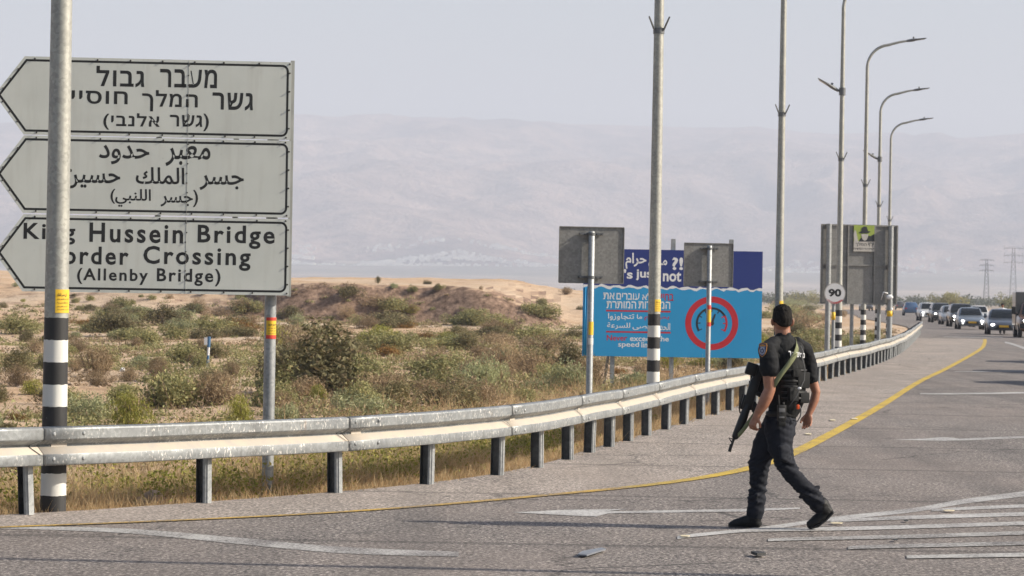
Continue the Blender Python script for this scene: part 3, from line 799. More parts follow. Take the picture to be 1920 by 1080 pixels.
    for u, bv in ((497, 925), (96, 935)):
        x = loc(507, 600)[0] if u > 300 else loc(88, 560)[0] + .03
        p = c + ex * x - n * .115; mb = MB(); mb.tube([(p.x, p.y, -.4), (p.x, p.y, c.z + top - .03)], .053, 20)
        po = mb.build('post', 'galvanised_post', g, True, 40)
        if u > 300:
            Zs = lambda v: at_depth(505, v, p.y).z
            def wrap(z0, z1, mt, nm, q=.0555, a0=-125, a1=-12):
                st = MB(); k_ = 9; vs = []
                for z in (z0, z1):
                    for k in range(k_): w = R(a0 + (a1 - a0) * k / (k_ - 1)); vs.append((p.x + q * math.cos(w), p.y + q * math.sin(w), z))
                st.add(vs, [(k, k + 1, k_ + k + 1, k_ + k) for k in range(k_ - 1)]); return st.build(nm, mt, po, True)
            s1 = wrap(Zs(635), Zs(595), 'sticker_yellow', 'sticker'); wrap(Zs(601), Zs(595), 'sticker_red', 'sticker_stripe', .057); wrap(Zs(635), Zs(628), 'sticker_red', 'sticker_stripe', .057)
            tx = MB()
            for v_, h, t in ((609, .026, 'جسر حدود'), (615, .014, 'الملك حدود جسر'), (620, .013, 'الحد المعبر'), (625, .010, 'معبر جسر الملك')):
                v, fc = text_geo(arab(t), .02); lo, hi = v.min(0), v.max(0); vv = []
                for a_, b_ in v:
                    w = R(-105) + R(80) * (a_ - lo[0]) / (hi[0] - lo[0]); z = Zs(v_) + h * ((b_ - lo[1]) / (hi[1] - lo[1]) - .5); vv.append((p.x + .058 * math.cos(w), p.y + .058 * math.sin(w), z))
                tx.add(vv, fc)
            tx.build('lettering', 'sign_black', s1)
    settle(g, Vector((c.x, c.y, -.1)))
direction_sign()

# ------------------------------------------------------------------ backs of road signs
def sign_back(label, u, y, u0, u1, v0, v1, tilt, sticker):
    g = empty('road_sign'); tag(g, label, 'road sign', 'square grey sign backs on single posts')
    p = base_at(u, y); p.z = height(p.x, y); a = R(tilt)
    ex = Vector((math.cos(a), math.sin(a), 0)); n = Vector((math.sin(a), -math.cos(a), 0)); ez = Vector((0, 0, 1))
    x0, x1 = at_depth(u0, (v0 + v1) / 2, y).x - p.x, at_depth(u1, (v0 + v1) / 2, y).x - p.x
    z0, z1 = at_depth((u0 + u1) / 2, v1, y).z, at_depth((u0 + u1) / 2, v0, y).z
    pl = MB(); o = p - n * .07; o.z = 0
    pl.prism([(x0, z0), (x1, z0), (x1, z1), (x0, z1)], o, ex, ez, n, .004); pn = pl.build('panel', 'sign_back_grey', g)
    ed = MB()
    for (a0, a1, b0, b1) in ((x0, x1, z0 - .004, z0 + .006), (x0, x1, z1 - .006, z1 + .004), (x0 - .004, x0 + .006, z0 + .007, z1 - .007), (x1 - .006, x1 + .004, z0 + .007, z1 - .007)):
        ed.prism([(a0, b0), (a1, b0), (a1, b1), (a0, b1)], o + n * .008, ex, ez, n, .02)
    ed.build('rim', 'sign_back_grey', pn)
    top = at_depth(u, v0 + (8 if y < 45 else 4), y).z
    mb = MB(); mb.tube([(p.x, p.y, p.z - .3), (p.x, p.y, top - .01), (p.x, p.y, top)], [.041, .041, .03], 18); po = mb.build('post', 'galvanised_post', g, True, 50)
    for z in (z1 - .09, z0 + .075):
        c = MB(); q = p.copy(); q.z = z
        c.tube([q - ez * .018, q + ez * .018], .047, 16)
        c.box(q - n * .045, (.31, .022, .03), Matrix((ex, -n, ez)).transposed())
        for s in (-.075, -.14, .075, .14): c.tube([q + ex * s - n * .04, q + ex * s + n * .012], .008, 8)
        c.build('clamp', 'lamp_grey', g, True, 40)
    if sticker:
        for (v_a, v_b, mt) in sticker:
            za, zb = at_depth(u, v_a, y).z, at_depth(u, v_b, y).z; st = MB(); vs = []; k_ = 8
            for z in (zb, za):
                for k in range(k_): w = R(-120 + 150 * k / (k_ - 1)); vs.append((p.x + .043 * math.cos(w), p.y + .043 * math.sin(w), z))
            st.add(vs, [(k, k + 1, k_ + k + 1, k_ + k) for k in range(k_ - 1)]); st.build('sticker', mt, po, True)
    settle(g, p)
sign_back('larger looking square grey sign back at the left edge of the blue billboard', 1107.5, 40.5, 1049, 1172.5, 425.5, 531, 9, [(603, 628, 'sticker_yellow'), (634, 646, 'sticker_white')])
sign_back('smaller looking square grey sign back before the red ring of the billboard', 1329, 53.4, 1283, 1377, 456, 537, 9, [(572, 580, 'sticker_red'), (581, 604, 'sticker_yellow'), (604, 612, 'sticker_red')])

# ------------------------------------------------------------------ billboard
def billboard():
    g = empty('billboard'); tag(g, 'wide blue roadside billboard with a red ring and speedometer picture', 'billboard')
    Y0 = 71; a = R(6); c = at_depth(1260, 570, Y0)
    ex = Vector((math.cos(a), math.sin(a), 0)); ez = Vector((0, 0, 1)); n = Vector((math.sin(a), -math.cos(a), 0))
    def loc(u, v): d = ray(u, v); t = (c - CP).dot(n) / d.dot(n); p = CP + d * t - c; return p.dot(ex), p.dot(ez)
    Z = lambda x, y: loc(1030 + x / 3.6, 400 + y / 3.6)
    x0, x1 = loc(1092.5, 600)[0], loc(1428.5, 560)[0]; z1 = (loc(1175, 467)[1] + loc(1429, 472)[1]) / 2; z0 = (loc(1095, 666)[1] + loc(1420, 673)[1]) / 2
    mb = MB(); mb.prism([(x0, z0), (x1, z0), (x1, z1), (x0, z1)], c, ex, ez, n, .05); pn = mb.build('board', 'bill_blue', g)
    # torn edge
    zt = loc(1260, 540)[1]; N = 60; tr = [(x0 + (x1 - x0) * k / N, zt + .02 * math.sin(k * 1.3) + random.uniform(-.012, .012) + .05 * (.5 - k / N) * .6) for k in range(N + 1)]
    mb = MB(); mb.add([c + ex * p + ez * q + n * .0256 for p, q in tr] + [c + ex * p + ez * z1 + n * .0256 for p, q in tr], [(k, k + 1, N + 2 + k, N + 1 + k) for k in range(N)]); mb.build('navy_field', 'bill_navy', pn)
    mb = MB(); w = [random.uniform(.012, .04) for _ in tr]
    mb.add([c + ex * p + ez * (q - t) + n * .0259 for (p, q), t in zip(tr, w)] + [c + ex * p + ez * (q + t * .8) + n * .0259 for (p, q), t in zip(tr, w)], [(k, k + 1, N + 2 + k, N + 1 + k) for k in range(N)]); mb.build('torn_edge', 'bill_white', pn)
    def tset(items, mat, nm='lettering'):
        for s, xa, xb, ya, yb, b in items:
            t = MB(); A, B = Z(xa, yb), Z(xb, ya); put_text(t, s, c + n * .0263, ex, ez, A[0], A[1], B[0], B[1], min(b, .014) if ya > 530 else b * .7); t.build(nm, mat, pn)
    tset([('!?'[::-1], 826, 902, 298, 382, .04), (arab('حرام'), 512, 655, 268, 374, .03), (arab('مش'), 668, 795, 290, 368, .03), ("It's", 440, 562, 378, 440, .035), ('just', 582, 725, 380, 452, .035), ('not', 765, 890, 394, 460, .035),
          (heb('עוברים'), 452, 608, 540, 582, .03), (heb('את'), 363, 440, 536, 580, .03), (heb('לא'), 625, 690, 540, 584, .03), (heb('המהירות'), 600, 815, 596, 642, .03), (heb('המותרת'), 385, 585, 594, 640, .03),
          (arab('ما'), 590, 625, 682, 712, .012), (arab('تتجاوزوا'), 395, 572, 676, 722, .012), (arab('الحد'), 745, 815, 742, 788, .012), (arab('الأقصى'), 560, 735, 740, 786, .012), (arab('للسرعة'), 388, 545, 738, 782, .012),
          ('exceed', 543, 705, 828, 862, .035), ('the', 730, 806, 830, 864, .035), ('speed', 463, 605, 868, 910, .035), ('limit', 620, 705, 868, 906, .035)], 'bill_white')
    tset([(heb('בחייכם'), 690, 838, 544, 588, .03), (arab('بحياتكم'), 640, 808, 686, 722, .012), ('Never', 386, 525, 822, 858, .04)], 'bill_red', 'red_lettering')
    mb = MB()
    for (ya, yb) in ((656, 660), (798, 802)):
        A, B = Z(382, yb + 2), Z(818, ya + 2); mb.add([c + ex * q[0] + ez * q[1] + n * .0263 for q in (A, (B[0], A[1]), B, (A[0], B[1]))], [(0, 1, 2, 3)])
    mb.build('rule_line', 'bill_red', pn)
    cx, cz = Z(1095, 742); r1 = Z(1274, 742)[0] - cx; r0 = r1 - (Z(1274, 742)[0] - Z(1233, 742)[0])
    def arc(nm, mt, ra, rb, a0, a1, k=48, o=.0263):
        m = MB(); vs = []
        for r in (ra, rb):
            for j in range(k + 1): w = R(a0 + (a1 - a0) * j / k); vs.append(c + ex * (cx + r * math.cos(w)) + ez * (cz + r * math.sin(w)) + n * o)
        m.add(vs, [(j, j + 1, k + 2 + j, k + 1 + j) for j in range(k)]); return m.build(nm, mt, pn)
    arc('red_ring', 'bill_red', r0, r1, 0, 360, 72)
    q = r1 / 179
    arc('gauge_arc', 'bill_black', 93 * q, 107 * q, 30, 212); arc('gauge_red_arc', 'bill_red', 93 * q, 107 * q, -32, 30)
    m = MB()
    def bar(w, ra, rb, th, mm):
        d = Vector((math.cos(R(w)), math.sin(R(w)))); s = Vector((-d.y, d.x)) * th / 2
        mm.add([c + ex * (cx + p.x) + ez * (cz + p.y) + n * .0267 for p in (d * ra - s, d * rb - s * .6, d * rb + s * .6, d * ra + s)], [(0, 1, 2, 3)])
    for w in (210, 180, 150, 120, 90, 60): bar(w, 76 * q, 100 * q, 8 * q, m)
    bar(70, -12 * q, 66 * q, 18 * q, m); m.build('gauge_needle', 'bill_black', pn); arc('gauge_hub', 'bill_black', .001, 16 * q, 0, 360, 20, .0270)
    m = MB(); 
    for w in (30, 0, -30): bar(w, 76 * q, 100 * q, 8 * q, m)
    m.build('gauge_red_ticks', 'bill_red', pn)
    m = MB()
    for k, xx in enumerate((.05, .10, .135)):
        m.tube([c + ex * (x0 + xx) + ez * (zt - .02) + n * .03, c + ex * (x0 + xx * .7) + ez * (z0 + .02) + n * .03], [.012, .02], 6)
    m.build('loose_fold', 'bill_blue', pn, True)
    for u, top in ((1150, z1 - .3), (1261, loc(1262, 448)[1]), (1370, loc(1370, 449)[1])):
        x = loc(u, 600)[0]; m = MB(); p = c + ex * x - n * .075; zb = height(p.x, p.y) - .3; m.box((p.x, p.y, (zb + c.z + top) / 2), (.09, .09, c.z + top - zb), Matrix((ex, -n, ez)).transposed()); m.build('post', 'galvanised_post', g)
    x = loc(1145, 690)[0]; m = MB(); p = c + ex * x - n * .12; m.tube([(p.x - .12, p.y + .9, height(p.x, p.y + .9)), (p.x, p.y, c.z + z0 + .3)], .035, 8); m.build('brace', 'galvanised_post', g)
    settle(g, Vector((c.x, c.y, height(c.x, c.y))))
billboard()

# ------------------------------------------------------------------ large sign seen from behind
def big_back():
    g = empty('road_sign'); tag(g, 'big grey road sign seen from behind with a poster of a bearded man', 'road sign')
    Y0 = 101; a = R(10); c = at_depth(1611, 495, Y0)
    ex = Vector((math.cos(a), math.sin(a), 0)); ez = Vector((0, 0, 1)); n = Vector((math.sin(a), -math.cos(a), 0)); Rm = Matrix((ex, -n, ez)).transposed()
    def loc(u, v): d = ray(u, v); t = (c - CP).dot(n) / d.dot(n); p = CP + d * t - c; return p.dot(ex), p.dot(ez)
    Z = lambda x, y: loc(1500 + x / 3.86, 400 + y / 3.86)
    x0 = (Z(155, 80)[0] + Z(140, 640)[0]) / 2; x1 = (Z(712, 90)[0] + Z(692, 660)[0]) / 2; z1 = (Z(155, 75)[1] + Z(712, 92)[1]) / 2; z0 = (Z(140, 645)[1] + Z(690, 668)[1]) / 2
    nx = 3; xs = [x0, x0 + (x1 - x0) * .355, x0 + (x1 - x0) * .70, x1]
    for k in range(3):
        m = MB(); m.box(c + ex * (xs[k] + xs[k + 1]) / 2 + ez * (z0 + z1) / 2, (xs[k + 1] - xs[k] - .008, .012, z1 - z0), Rm); m.build('panel', 'sign_back_grey', g)
    m = MB()
    for x in (xs[0] + .02, xs[1], xs[2], xs[3] - .02): m.box(c + ex * x + ez * (z0 + z1) / 2 + n * .035, (.045, .055, z1 - z0 - .004), Rm)
    for z in (z0 + .02, Z(400, 375)[1], z1 - .02): m.box(c + ex * (x0 + x1) / 2 + ez * z + n * .028, (x1 - x0 - .01, .038, .05), Rm)
    m.build('frame', 'sign_back_grey', g)
    for u, ty, tv in ((1545, 0, 76), (1662, 0, 84)):
        x = loc(1551.5, 480)[0] if u < 1600 else loc(1667.5, 480)[0]; p = c + ex * x + n * .13; zb = height(p.x, p.y) - .3; top = c.z + Z(200, tv)[1]
        m = MB(); m.tube([(p.x, p.y, zb), (p.x, p.y, top)], .085, 18); po = m.build('post', 'galvanised_post', g, True, 40)
        if u > 1600:
            m = MB(); z = c.z + loc(1664, 588)[1]; m.tube([(p.x, p.y, z - .09), (p.x, p.y, z + .09)], .088, 16); m.build('sticker', 'sticker_yellow', po, True)
    # leg behind
    for u in (1600, 1651):
        x = loc(u, 560)[0]; p = c + ex * x - n * .15; m = MB(); m.tube([(p.x, p.y, height(p.x, p.y) - .3), (p.x, p.y, c.z + z1 - .2)], .06, 12); m.build('post', 'galvanised_post', g, True, 40)
    # poster
    A, B = Z(383, 275), Z(535, 88); o = c + n * .066
    def quad(m, xa, ya, xb, yb, dd=0):
        P, Q = Z(xa, yb), Z(xb, ya); m.add([o + n * dd + ex * q[0] + ez * q[1] for q in (P, (Q[0], P[1]), Q, (P[0], Q[1]))], [(0, 1, 2, 3)])
    m = MB(); m.box(o - n * .004 + ex * (A[0] + B[0]) / 2 + ez * (A[1] + B[1]) / 2, (B[0] - A[0], .006, B[1] - A[1]), Rm); ps = m.build('poster', 'poster_green', g)
    m = MB(); quad(m, 383, 205, 535, 275, .002); m.build('poster_strip', 'poster_grey', ps)
    def blob(nm, pts, mt, dd):
        m = MB(); m.add([o + n * dd + ex * Z(*q)[0] + ez * Z(*q)[1] for q in pts], [tuple(range(len(pts)))]); m.build(nm, mt, ps)
    blob('poster_figure', [(420, 205), (430, 185), (455, 165), (480, 160), (505, 165), (533, 150), (533, 205)], 'bill_black', .004)
    blob('poster_face', [(438, 150), (490, 150), (488, 170), (478, 192), (462, 200), (446, 186)], 'poster_grey', .006)
    blob('poster_hat', [(418, 138), (440, 130), (442, 104), (458, 95), (478, 97), (488, 128), (508, 132), (490, 144), (440, 146)], 'bill_black', .008)
    blob('poster_hand', [(388, 205), (384, 150), (392, 118), (402, 130), (410, 170), (418, 205)], 'poster_grey', .004)
    for s, xa, xb, ya, yb in ((heb('המלך'), 398, 478, 212, 240), (heb('יחי'), 488, 530, 212, 240), (heb('המשיח'), 385, 455, 250, 262), (heb('לעולם ועד'), 462, 532, 250, 262)):
        m = MB(); P, Q = Z(xa, yb), Z(xb, ya); put_text(m, s, o + n * .003, ex, ez, P[0], P[1], Q[0], Q[1], .02); m.build('lettering', 'bill_black', ps)
    settle(g, Vector((c.x, c.y, height(c.x, c.y))))
    # strip of white plastic tied to the right post
    x = loc(1666.5, 480)[0]; p = c + ex * x + n * .13; z = c.z + loc(1661, 556)[1]; m = MB()
    m.tube([(p.x, p.y, z - .06), (p.x, p.y, z + .06)], .095, 12)
    m.tube([(p.x - .06, p.y - .1, z + .1), (p.x - .2, p.y - .12, z + .14), (p.x - .27, p.y - .12, z - .10)], [.022, .018, .012], 6); m.ell((p.x, p.y - .1, z - .02), (.11, .04, .07))
    tag(m.build('plastic_strip', 'plastic_white', None, True), 'white plastic strip knotted round the right post of the big grey sign', 'plastic strip')
big_back()

def speed_sign():
    g = empty('speed_limit_sign'); tag(g, 'round white 90 speed limit sign with faded red rim on a thin post', 'road sign')
    Y0 = 89; c = at_depth(1565.5, 550, Y0); m = MB(); n = Vector((.05, -1, 0)).normalized(); ex = Vector((-n.y, n.x, 0)); ez = Vector((0, 0, 1)); r = at_depth(1585.5, 550, Y0).x - c.x
    m.tube([c - n * .01, c + n * .01], r, 40, ex); d = m.build('disc', 'bill_white', g, True, 40)
    m = MB(); k = 40
    def rr(q): return [(q * math.cos(2 * math.pi * j / k), q * math.sin(2 * math.pi * j / k)) for j in range(k)]
    m.ring(rr(r), rr(r * .93), c + n * .0106, ex, ez); m.build('rim', 'poster_grey', d)
    s = NT('faded_red'); v = s.coord(); nn = s.noise(4, 4, .6, v); s.color(s.ramp(nn, [(.4, (.42, .10, .10)), (.65, (.55, .42, .42))])); s.pbr(.6)
    m = MB(); vs = []
    for q in (r * .8, r * .99):
        for j in range(17): w = R(212 + 112 * j / 16); vs.append(c + n * .0110 + ex * q * math.cos(w) + ez * ((q * math.sin(w)) if q > r * .9 else min(q * math.sin(w), -.58 * r)))
    m.add(vs, [(j, j + 1, 18 + j, 17 + j) for j in range(16)]); m.build('red_rim', 'faded_red', d)
    m = MB(); put_text(m, '90', c + n * .0112, ex, ez, -.62 * r, -.33 * r, .60 * r, .42 * r, .045); m.build('lettering', 'sign_black', d)
    m = MB(); p = base_at(1561.5, Y0 + .1); zb = height(p.x, p.y) - .3; p.x = at_depth(1563, 600, Y0).x; m.tube([(p.x, Y0 + .06, zb), (p.x, Y0 + .06, c.z + .1)], .05, 14); po = m.build('post', 'galvanised_post', g, True, 40)
    m = MB(); z0, z1 = at_depth(1565, 600, Y0).z, at_depth(1565, 585, Y0).z; m.tube([(p.x, Y0 + .06, z0), (p.x, Y0 + .06, z1)], .053, 14); m.build('sticker', 'sticker_yellow', po, True)
    settle(g, Vector((p.x, Y0, height(p.x, Y0))))
speed_sign()

def marker():
    p = on_ground(388.5, 684, -.2); p.z = height(p.x, p.y); g = empty('marker_post'); tag(g, 'slim blue and white banded marker post with a small white plate', 'marker post')
    m = MB(); s = p.y / FPX; zs = [-.3, .13, .4, .62, .90]; 
    for i in range(4): m.m = (1, 0, 1, 0)[i]; m.tube([(p.x + .01 * i, p.y, p.z + zs[i]), (p.x + .01 * (i + 1), p.y, p.z + zs[i + 1])], .035 if i < 3 else .045, 12)
    m.build('post', ['marker_blue', 'bill_white'], g, True, 40); q = MB(); q.box((p.x - .045, p.y - .05, p.z + .78), (.085, .012, .2)); q.build('plate', 'bill_white', g)
    settle(g, p)
marker()

# ------------------------------------------------------------------ pylons
def pylon(label, u, y, vtop, kind):
    g = empty('power_pylon'); tag(g, label, 'pylon', 'steel lattice pylons far down the valley')
    p = base_at(u, y); p.z = height(p.x, y) - .5; Hh = at_depth(u, vtop, y).z - p.z; m = MB(); w0, w1 = Hh * .062, Hh * .018; N = 11
    def wd(z): return w0 + (w1 - w0) * min(1, z / Hh / .9)
    for sx in (-1, 1):
        for sy in (-1, 1): m.tube([(sx * wd(0), sy * wd(0), 0), (sx * wd(Hh), sy * wd(Hh), Hh)], .11, 4)
    for k in range(N):
        za, zb = Hh * .92 * k / N, Hh * .92 * (k + 1) / N
        for (ax, ay, bx, by) in ((-1, -1, 1, -1), (1, -1, 1, 1), (1, 1, -1, 1), (-1, 1, -1, -1)):
            m.tube([(ax * wd(za), ay * wd(za), za), (bx * wd(zb), by * wd(zb), zb)], .055, 4); m.tube([(bx * wd(za), by * wd(za), za), (ax * wd(zb), ay * wd(zb), zb)], .055, 4)
    m.build('tower', 'pylon_steel', g)
    for f in ((.98, .87, .76) if kind == 0 else (.985, .86, .74)):
        L = Hh * (.15 if kind == 0 else .165); z = Hh * f; a = MB()
        a.tube([(-L, 0, z), (L, 0, z)], .14, 4); a.tube([(-L, 0, z), (0, 0, z + Hh * .03)], .09, 4); a.tube([(L, 0, z), (0, 0, z + Hh * .03)], .09, 4)
        for s in (-1, -.6, .6, 1): a.tube([(s * L, 0, z), (s * L, 0, z - Hh * .025)], .1, 4)
        if kind: a.tube([(-L, 0, z), (-L * .9, 0, z + Hh * .05)], .1, 4); a.tube([(L, 0, z), (L * .9, 0, z + Hh * .05)], .1, 4)
        a.build('cross_arm', 'pylon_steel', g)
    g.location = p
pylon('shorter far lattice pylon with three narrow cross arms', 1849, 1900, 486, 0)
pylon('taller pale lattice pylon at the right edge with three wide cross arms', 1899, 2300, 464, 1)

# ------------------------------------------------------------------ vehicles
def loft(mb, rings):
    k = len(rings[0]); o = [p for r in rings for p in r]; f = []
    for i in range(len(rings) - 1):
        for j in range(k): f.append((i * k + j, i * k + (j + 1) % k, (i + 1) * k + (j + 1) % k, (i + 1) * k + j))
    f.append(tuple(range(k))[::-1]); f.append(tuple((len(rings) - 1) * k + j for j in range(k))); mb.add(o, f)
def car(label, paint, kind, loc, rz, lit='both', plate=True, parts=True, fog=False, group='cars queueing on the road', cat='car'):
    P = dict(sedan=(4.5, .90, 1.45, .93, .78, 1.30, 2.15, 3.3, 4.15), hatch=(4.2, .88, 1.5, .95, .82, 1.05, 1.85, 3.5, 4.1),
             suv=(4.5, .93, 1.68, 1.08, .98, 1.15, 1.85, 3.9, 4.4), pickup=(5.0, .97, 1.82, 1.18, 1.1, 1.45, 2.0, 3.0, 3.3))[kind]
    L, w, Ht, belt, hood, ya, yb, yc, yd = P; zb = .24 if kind in ('sedan', 'hatch') else .33
    g = empty('truck' if cat == 'truck' else 'parked_car' if cat == 'parked car' else 'car', loc, rz); tag(g, label, cat, group)
    def ring(y, ww, z0, z1, cr=.02): 
        h = [(.0, z0), (.8 * ww, z0), (.95 * ww, z0 + .08), (ww, z0 + .45 * (z1 - z0)), (.985 * ww, z1 - .12), (.93 * ww, z1 - .03), (.80 * ww, z1), (.0, z1 + cr)]
        return [(a, y, z) for a, z in h] + [(-a, y, z) for a, z in h[-2:0:-1]]
    st = [(0, .78 * w, zb + .06, hood - .22), (.05, .86 * w, zb + .02, hood - .14), (.22, .96 * w, zb, hood - .06), (.6, w, zb, hood), (ya, w, zb, belt - .04), (ya + .3, w, zb, belt), (L * .6, w, zb, belt + .02), (L * .85, .98 * w, zb, belt + .02), (L - .1, .92 * w, zb + .04, belt - .02), (L, .84 * w, zb + .1, belt - .15)]
    b = MB(); loft(b, [ring(y, a, p, q) for y, a, p, q in st]); b.build('body', paint, g, True, 38)
    wr, wb = .70 * w, .90 * w
    def gr(y, z, ww):
        t = max((z - belt + .05) / (Ht - belt + .05), 0.0); top = wb + (wr - wb) * t
        h = [(0, belt - .06), (wb, belt - .06), (top + (wb - top) * .12, belt - .06 + (z - belt + .06) * .88), (top - .06, z), (0, z + .025 * t)]
        return [(a, y, q) for a, q in h] + [(-a, y, q) for a, q in h[-2:0:-1]]
    c = MB(); loft(c, [gr(ya, belt - .02, wb), gr(ya + (yb - ya) * .5, belt + (Ht - belt) * .56, wb), gr(yb, Ht - .03, wb), gr((yb + yc) / 2, Ht, wb), gr(yc, Ht - .04, wb), gr(yd, belt + .02, wb)]); cb = c.build('cabin', paint, g, True, 38)
    gl = MB(); zt = Ht - .075; n = Vector((0, -(zt - belt), (yb - ya))).normalized() * .012
    def wsx(f): return (wb + (wr - wb) * f) * .9 - .03
    f0, f1 = .04, .90
    pts = []
    for f in (f0, .27, .5, .71, f1):
        y = ya + (yb - ya) * f; zm = belt + (Ht - belt) * .56
        z = (belt - .02 + (zm - belt + .02) * f * 2) if f <= .5 else zm + (Ht - .03 - zm) * (f - .5) * 2; t_ = (z - belt + .05) / (Ht - belt + .05); pts.append(((wb + (wr - wb) * t_) * .93 - .035, y, z + .028 * (1 - abs(2 * f - 1)) + .012))
    gl.add([Vector((s * x, y, z)) + n for x, y, z in pts for s in (-1, 1)], [(2 * i, 2 * i + 1, 2 * i + 3, 2 * i + 2) for i in range(4)]); gl.build('windshield', 'car_glass', g, True)
    for s in (-1, 1):
        q = MB(); z0, z1 = belt + .03, Ht - .11
        def sx(z): return s * (wb + (wr - wb) * (z - belt) / (Ht - belt) + .004 + .03 * math.sin(math.pi * min(1, max(0, (z - belt) / (Ht - belt)))))
        for (a0, a1, b0, b1) in ((ya + .38, (yb + yc) / 2 - .03, yb + .07, (yb + yc) / 2 - .03), ((yb + yc) / 2 + .03, yd - .3, (yb + yc) / 2 + .03, yc - .1)):
            q.add([(sx(z0), a0, z0), (sx(z0), a1, z0), (sx(z1), b1, z1), (sx(z1), b0, z1)], [(0, 1, 2, 3)])
        q.build('side_window', 'car_glass', g)
        m = MB(); m.box((s * (w + .07), ya + .42, belt + .09), (.2, .12, .14), None, .03); m.build('mirror', paint if parts else 'trim_black', g, True, 40)
    for s in (-1, 1):
        for y in (.85, L - .85):
            t = MB(); r = .33 if kind in ('sedan', 'hatch') else .38
            t.tube([(s * (w - .20), y, r), (s * (w - .19), y, r), (s * (w + .0), y, r), (s * (w + .012), y, r)], [r - .03, r, r, r - .04], 22, (0, 0, 1)); wh = t.build('wheel', 'tyre_rubber', g, True, 40)
            k = MB(); k.tube([(s * (w + .012), y, r), (s * (w + .018), y, r)], [r * .62, r * .5], 16, (0, 0, 1)); k.build('rim', 'rim_alloy', wh, True, 40)
    gm = MB(); gm.box((0, .005, hood - .32), (w * .95, .06, .17), None, .02); gm.build('grille', 'trim_black', g)
    gm = MB(); gm.box((0, .03, zb + .12), (w * 1.25, .06, .14), None, .02); gm.build('air_intake', 'trim_black', g)
    for s in (-1, 1):
        hl = MB(); hl.ell((s * w * .68, .10, hood - .22), (.21, .14, .085)); hl.build('headlight', 'headlight_clear', g, True)
        if lit in ('both', 'l' if s < 0 else 'r'):
            e = MB(); e.ell((s * w * .70, -.02, hood - .215), (.10, .06, .065)); e.build('lamp', 'headlight_lit', g.children[-1] if False else [o for o in g.children if o.name.startswith('headlight')][-1], True)
        if fog: e = MB(); e.ell((s * w * .70, .02, zb + .18), (.05, .05, .05)); e.build('fog_lamp', 'headlight_lit', g, True)
    for s in (-1, 1): r = MB(); r.box((s * w * .72, L - .03, belt - .2), (.28, .1, .16), None, .02); r.build('tail_light', 'lamp_red', g)
    if plate: p = MB(); p.box((0, -.045, zb + .24), (.52, .02, .12), None, .004); p.build('number_plate', 'plate_yellow', g)
    return g
def gp(u, v): return on_ground(u, v)
def put_car(label, paint, kind, u, v, rz=10, **k):
    p = gp(u, v); return car(label, paint, kind, (p.x, p.y, .0), R(rz), **k)
put_car('dark slate blue saloon car with yellow plate, front right of the queue beside the truck', 'paint_slate', 'sedan', 1882, 628, -6, lit='both')
put_car('grey blue saloon with both lamps lit, left of the slate blue one', 'paint_steel_blue', 'sedan', 1823, 618, -4, lit='both', fog=True)
put_car('black off-road car half hidden behind the grey blue saloon', 'paint_black', 'suv', 1806, 613, -3, lit='both', fog=True, plate=False)
put_car('silver hatchback squeezed between the two dark off-road cars', 'paint_silver', 'hatch', 1788, 609, -2, lit='none', plate=False)
put_car('charcoal off-road car with lit headlamp behind the silver hatchback', 'paint_charcoal', 'suv', 1768, 605, -2, lit='both', plate=False)
put_car('white off-road car in the queue beside the end of the guardrail', 'paint_white', 'suv', 1744, 602, -2, lit='both', fog=True, plate=True)
put_car('pale car mostly hidden behind the grey blue saloon', 'paint_white', 'hatch', 1838, 607, -4, lit='none', plate=False)
c8 = put_car('blue hatchback driving away, alone behind the queue', 'paint_blue', 'suv', 1705, 591.5, 176, lit='none', plate=False)
put_car('distant dark car just left of the blue hatchback', 'paint_charcoal', 'suv', 1686, 581, 176, lit='none', plate=False)
put_car('distant dark car seen below the big grey sign back', 'paint_black', 'suv', 1628, 583, 4, lit='l', plate=False)
def truck():
    p = gp(1946, 634); g = car('tall dark truck with rusty front and raised cargo box cut by the right edge', 'paint_rust', 'pickup', (p.x, p.y, 0), R(-5), lit='both', plate=False, group=None, cat='truck')
    m = MB(); m.box((0, 3.9, 1.5), (2.0, 2.5, 1.8), None, .05); m.build('cargo_box', 'paint_grey', g)
    m = MB()
    for s in (-1, 1): m.box((s * 1.15, 1.75, 1.42), (.22, .12, .4), None, .04); m.tube([(s * .9, 1.75, 1.2), (s * 1.12, 1.75, 1.28)], .03, 8)
    m.build('side_mirror', 'trim_black', g)
    m = MB(); m.box((0, -.06, .62), (1.9, .22, .26), None, .04); m.tube([(-.8, -.1, .75), (-.8, -.1, 1.15), (.8, -.1, 1.15), (.8, -.1, .75)], .035, 8); m.build('bumper', 'trim_black', g, True, 40)
truck()
# unseen street lamp and cars added beyond the right edge for their shadows
shadow_caster_lamp = lamp('street_lamp', (9.6, 20.45, -.02), 'unseen street lamp added beyond the right edge to cast a shadow band', False, None, False); shadow_caster_lamp.rotation_euler.z = math.pi; del shadow_caster_lamp['group']
car('unseen silver saloon added outside the right edge to cast its shadow', 'paint_silver', 'sedan', (13.1, 70.0, 0), R(-9), lit='none', group=None)
car('unseen charcoal car added outside the right edge beyond the silver saloon for its shadow', 'paint_charcoal', 'suv', (15.2, 82, 0), R(-9), lit='none', group=None)
car('unseen white car added far outside the right edge for its shadow', 'paint_white', 'suv', (17.6, 96, 0), R(-9), lit='none', group=None)

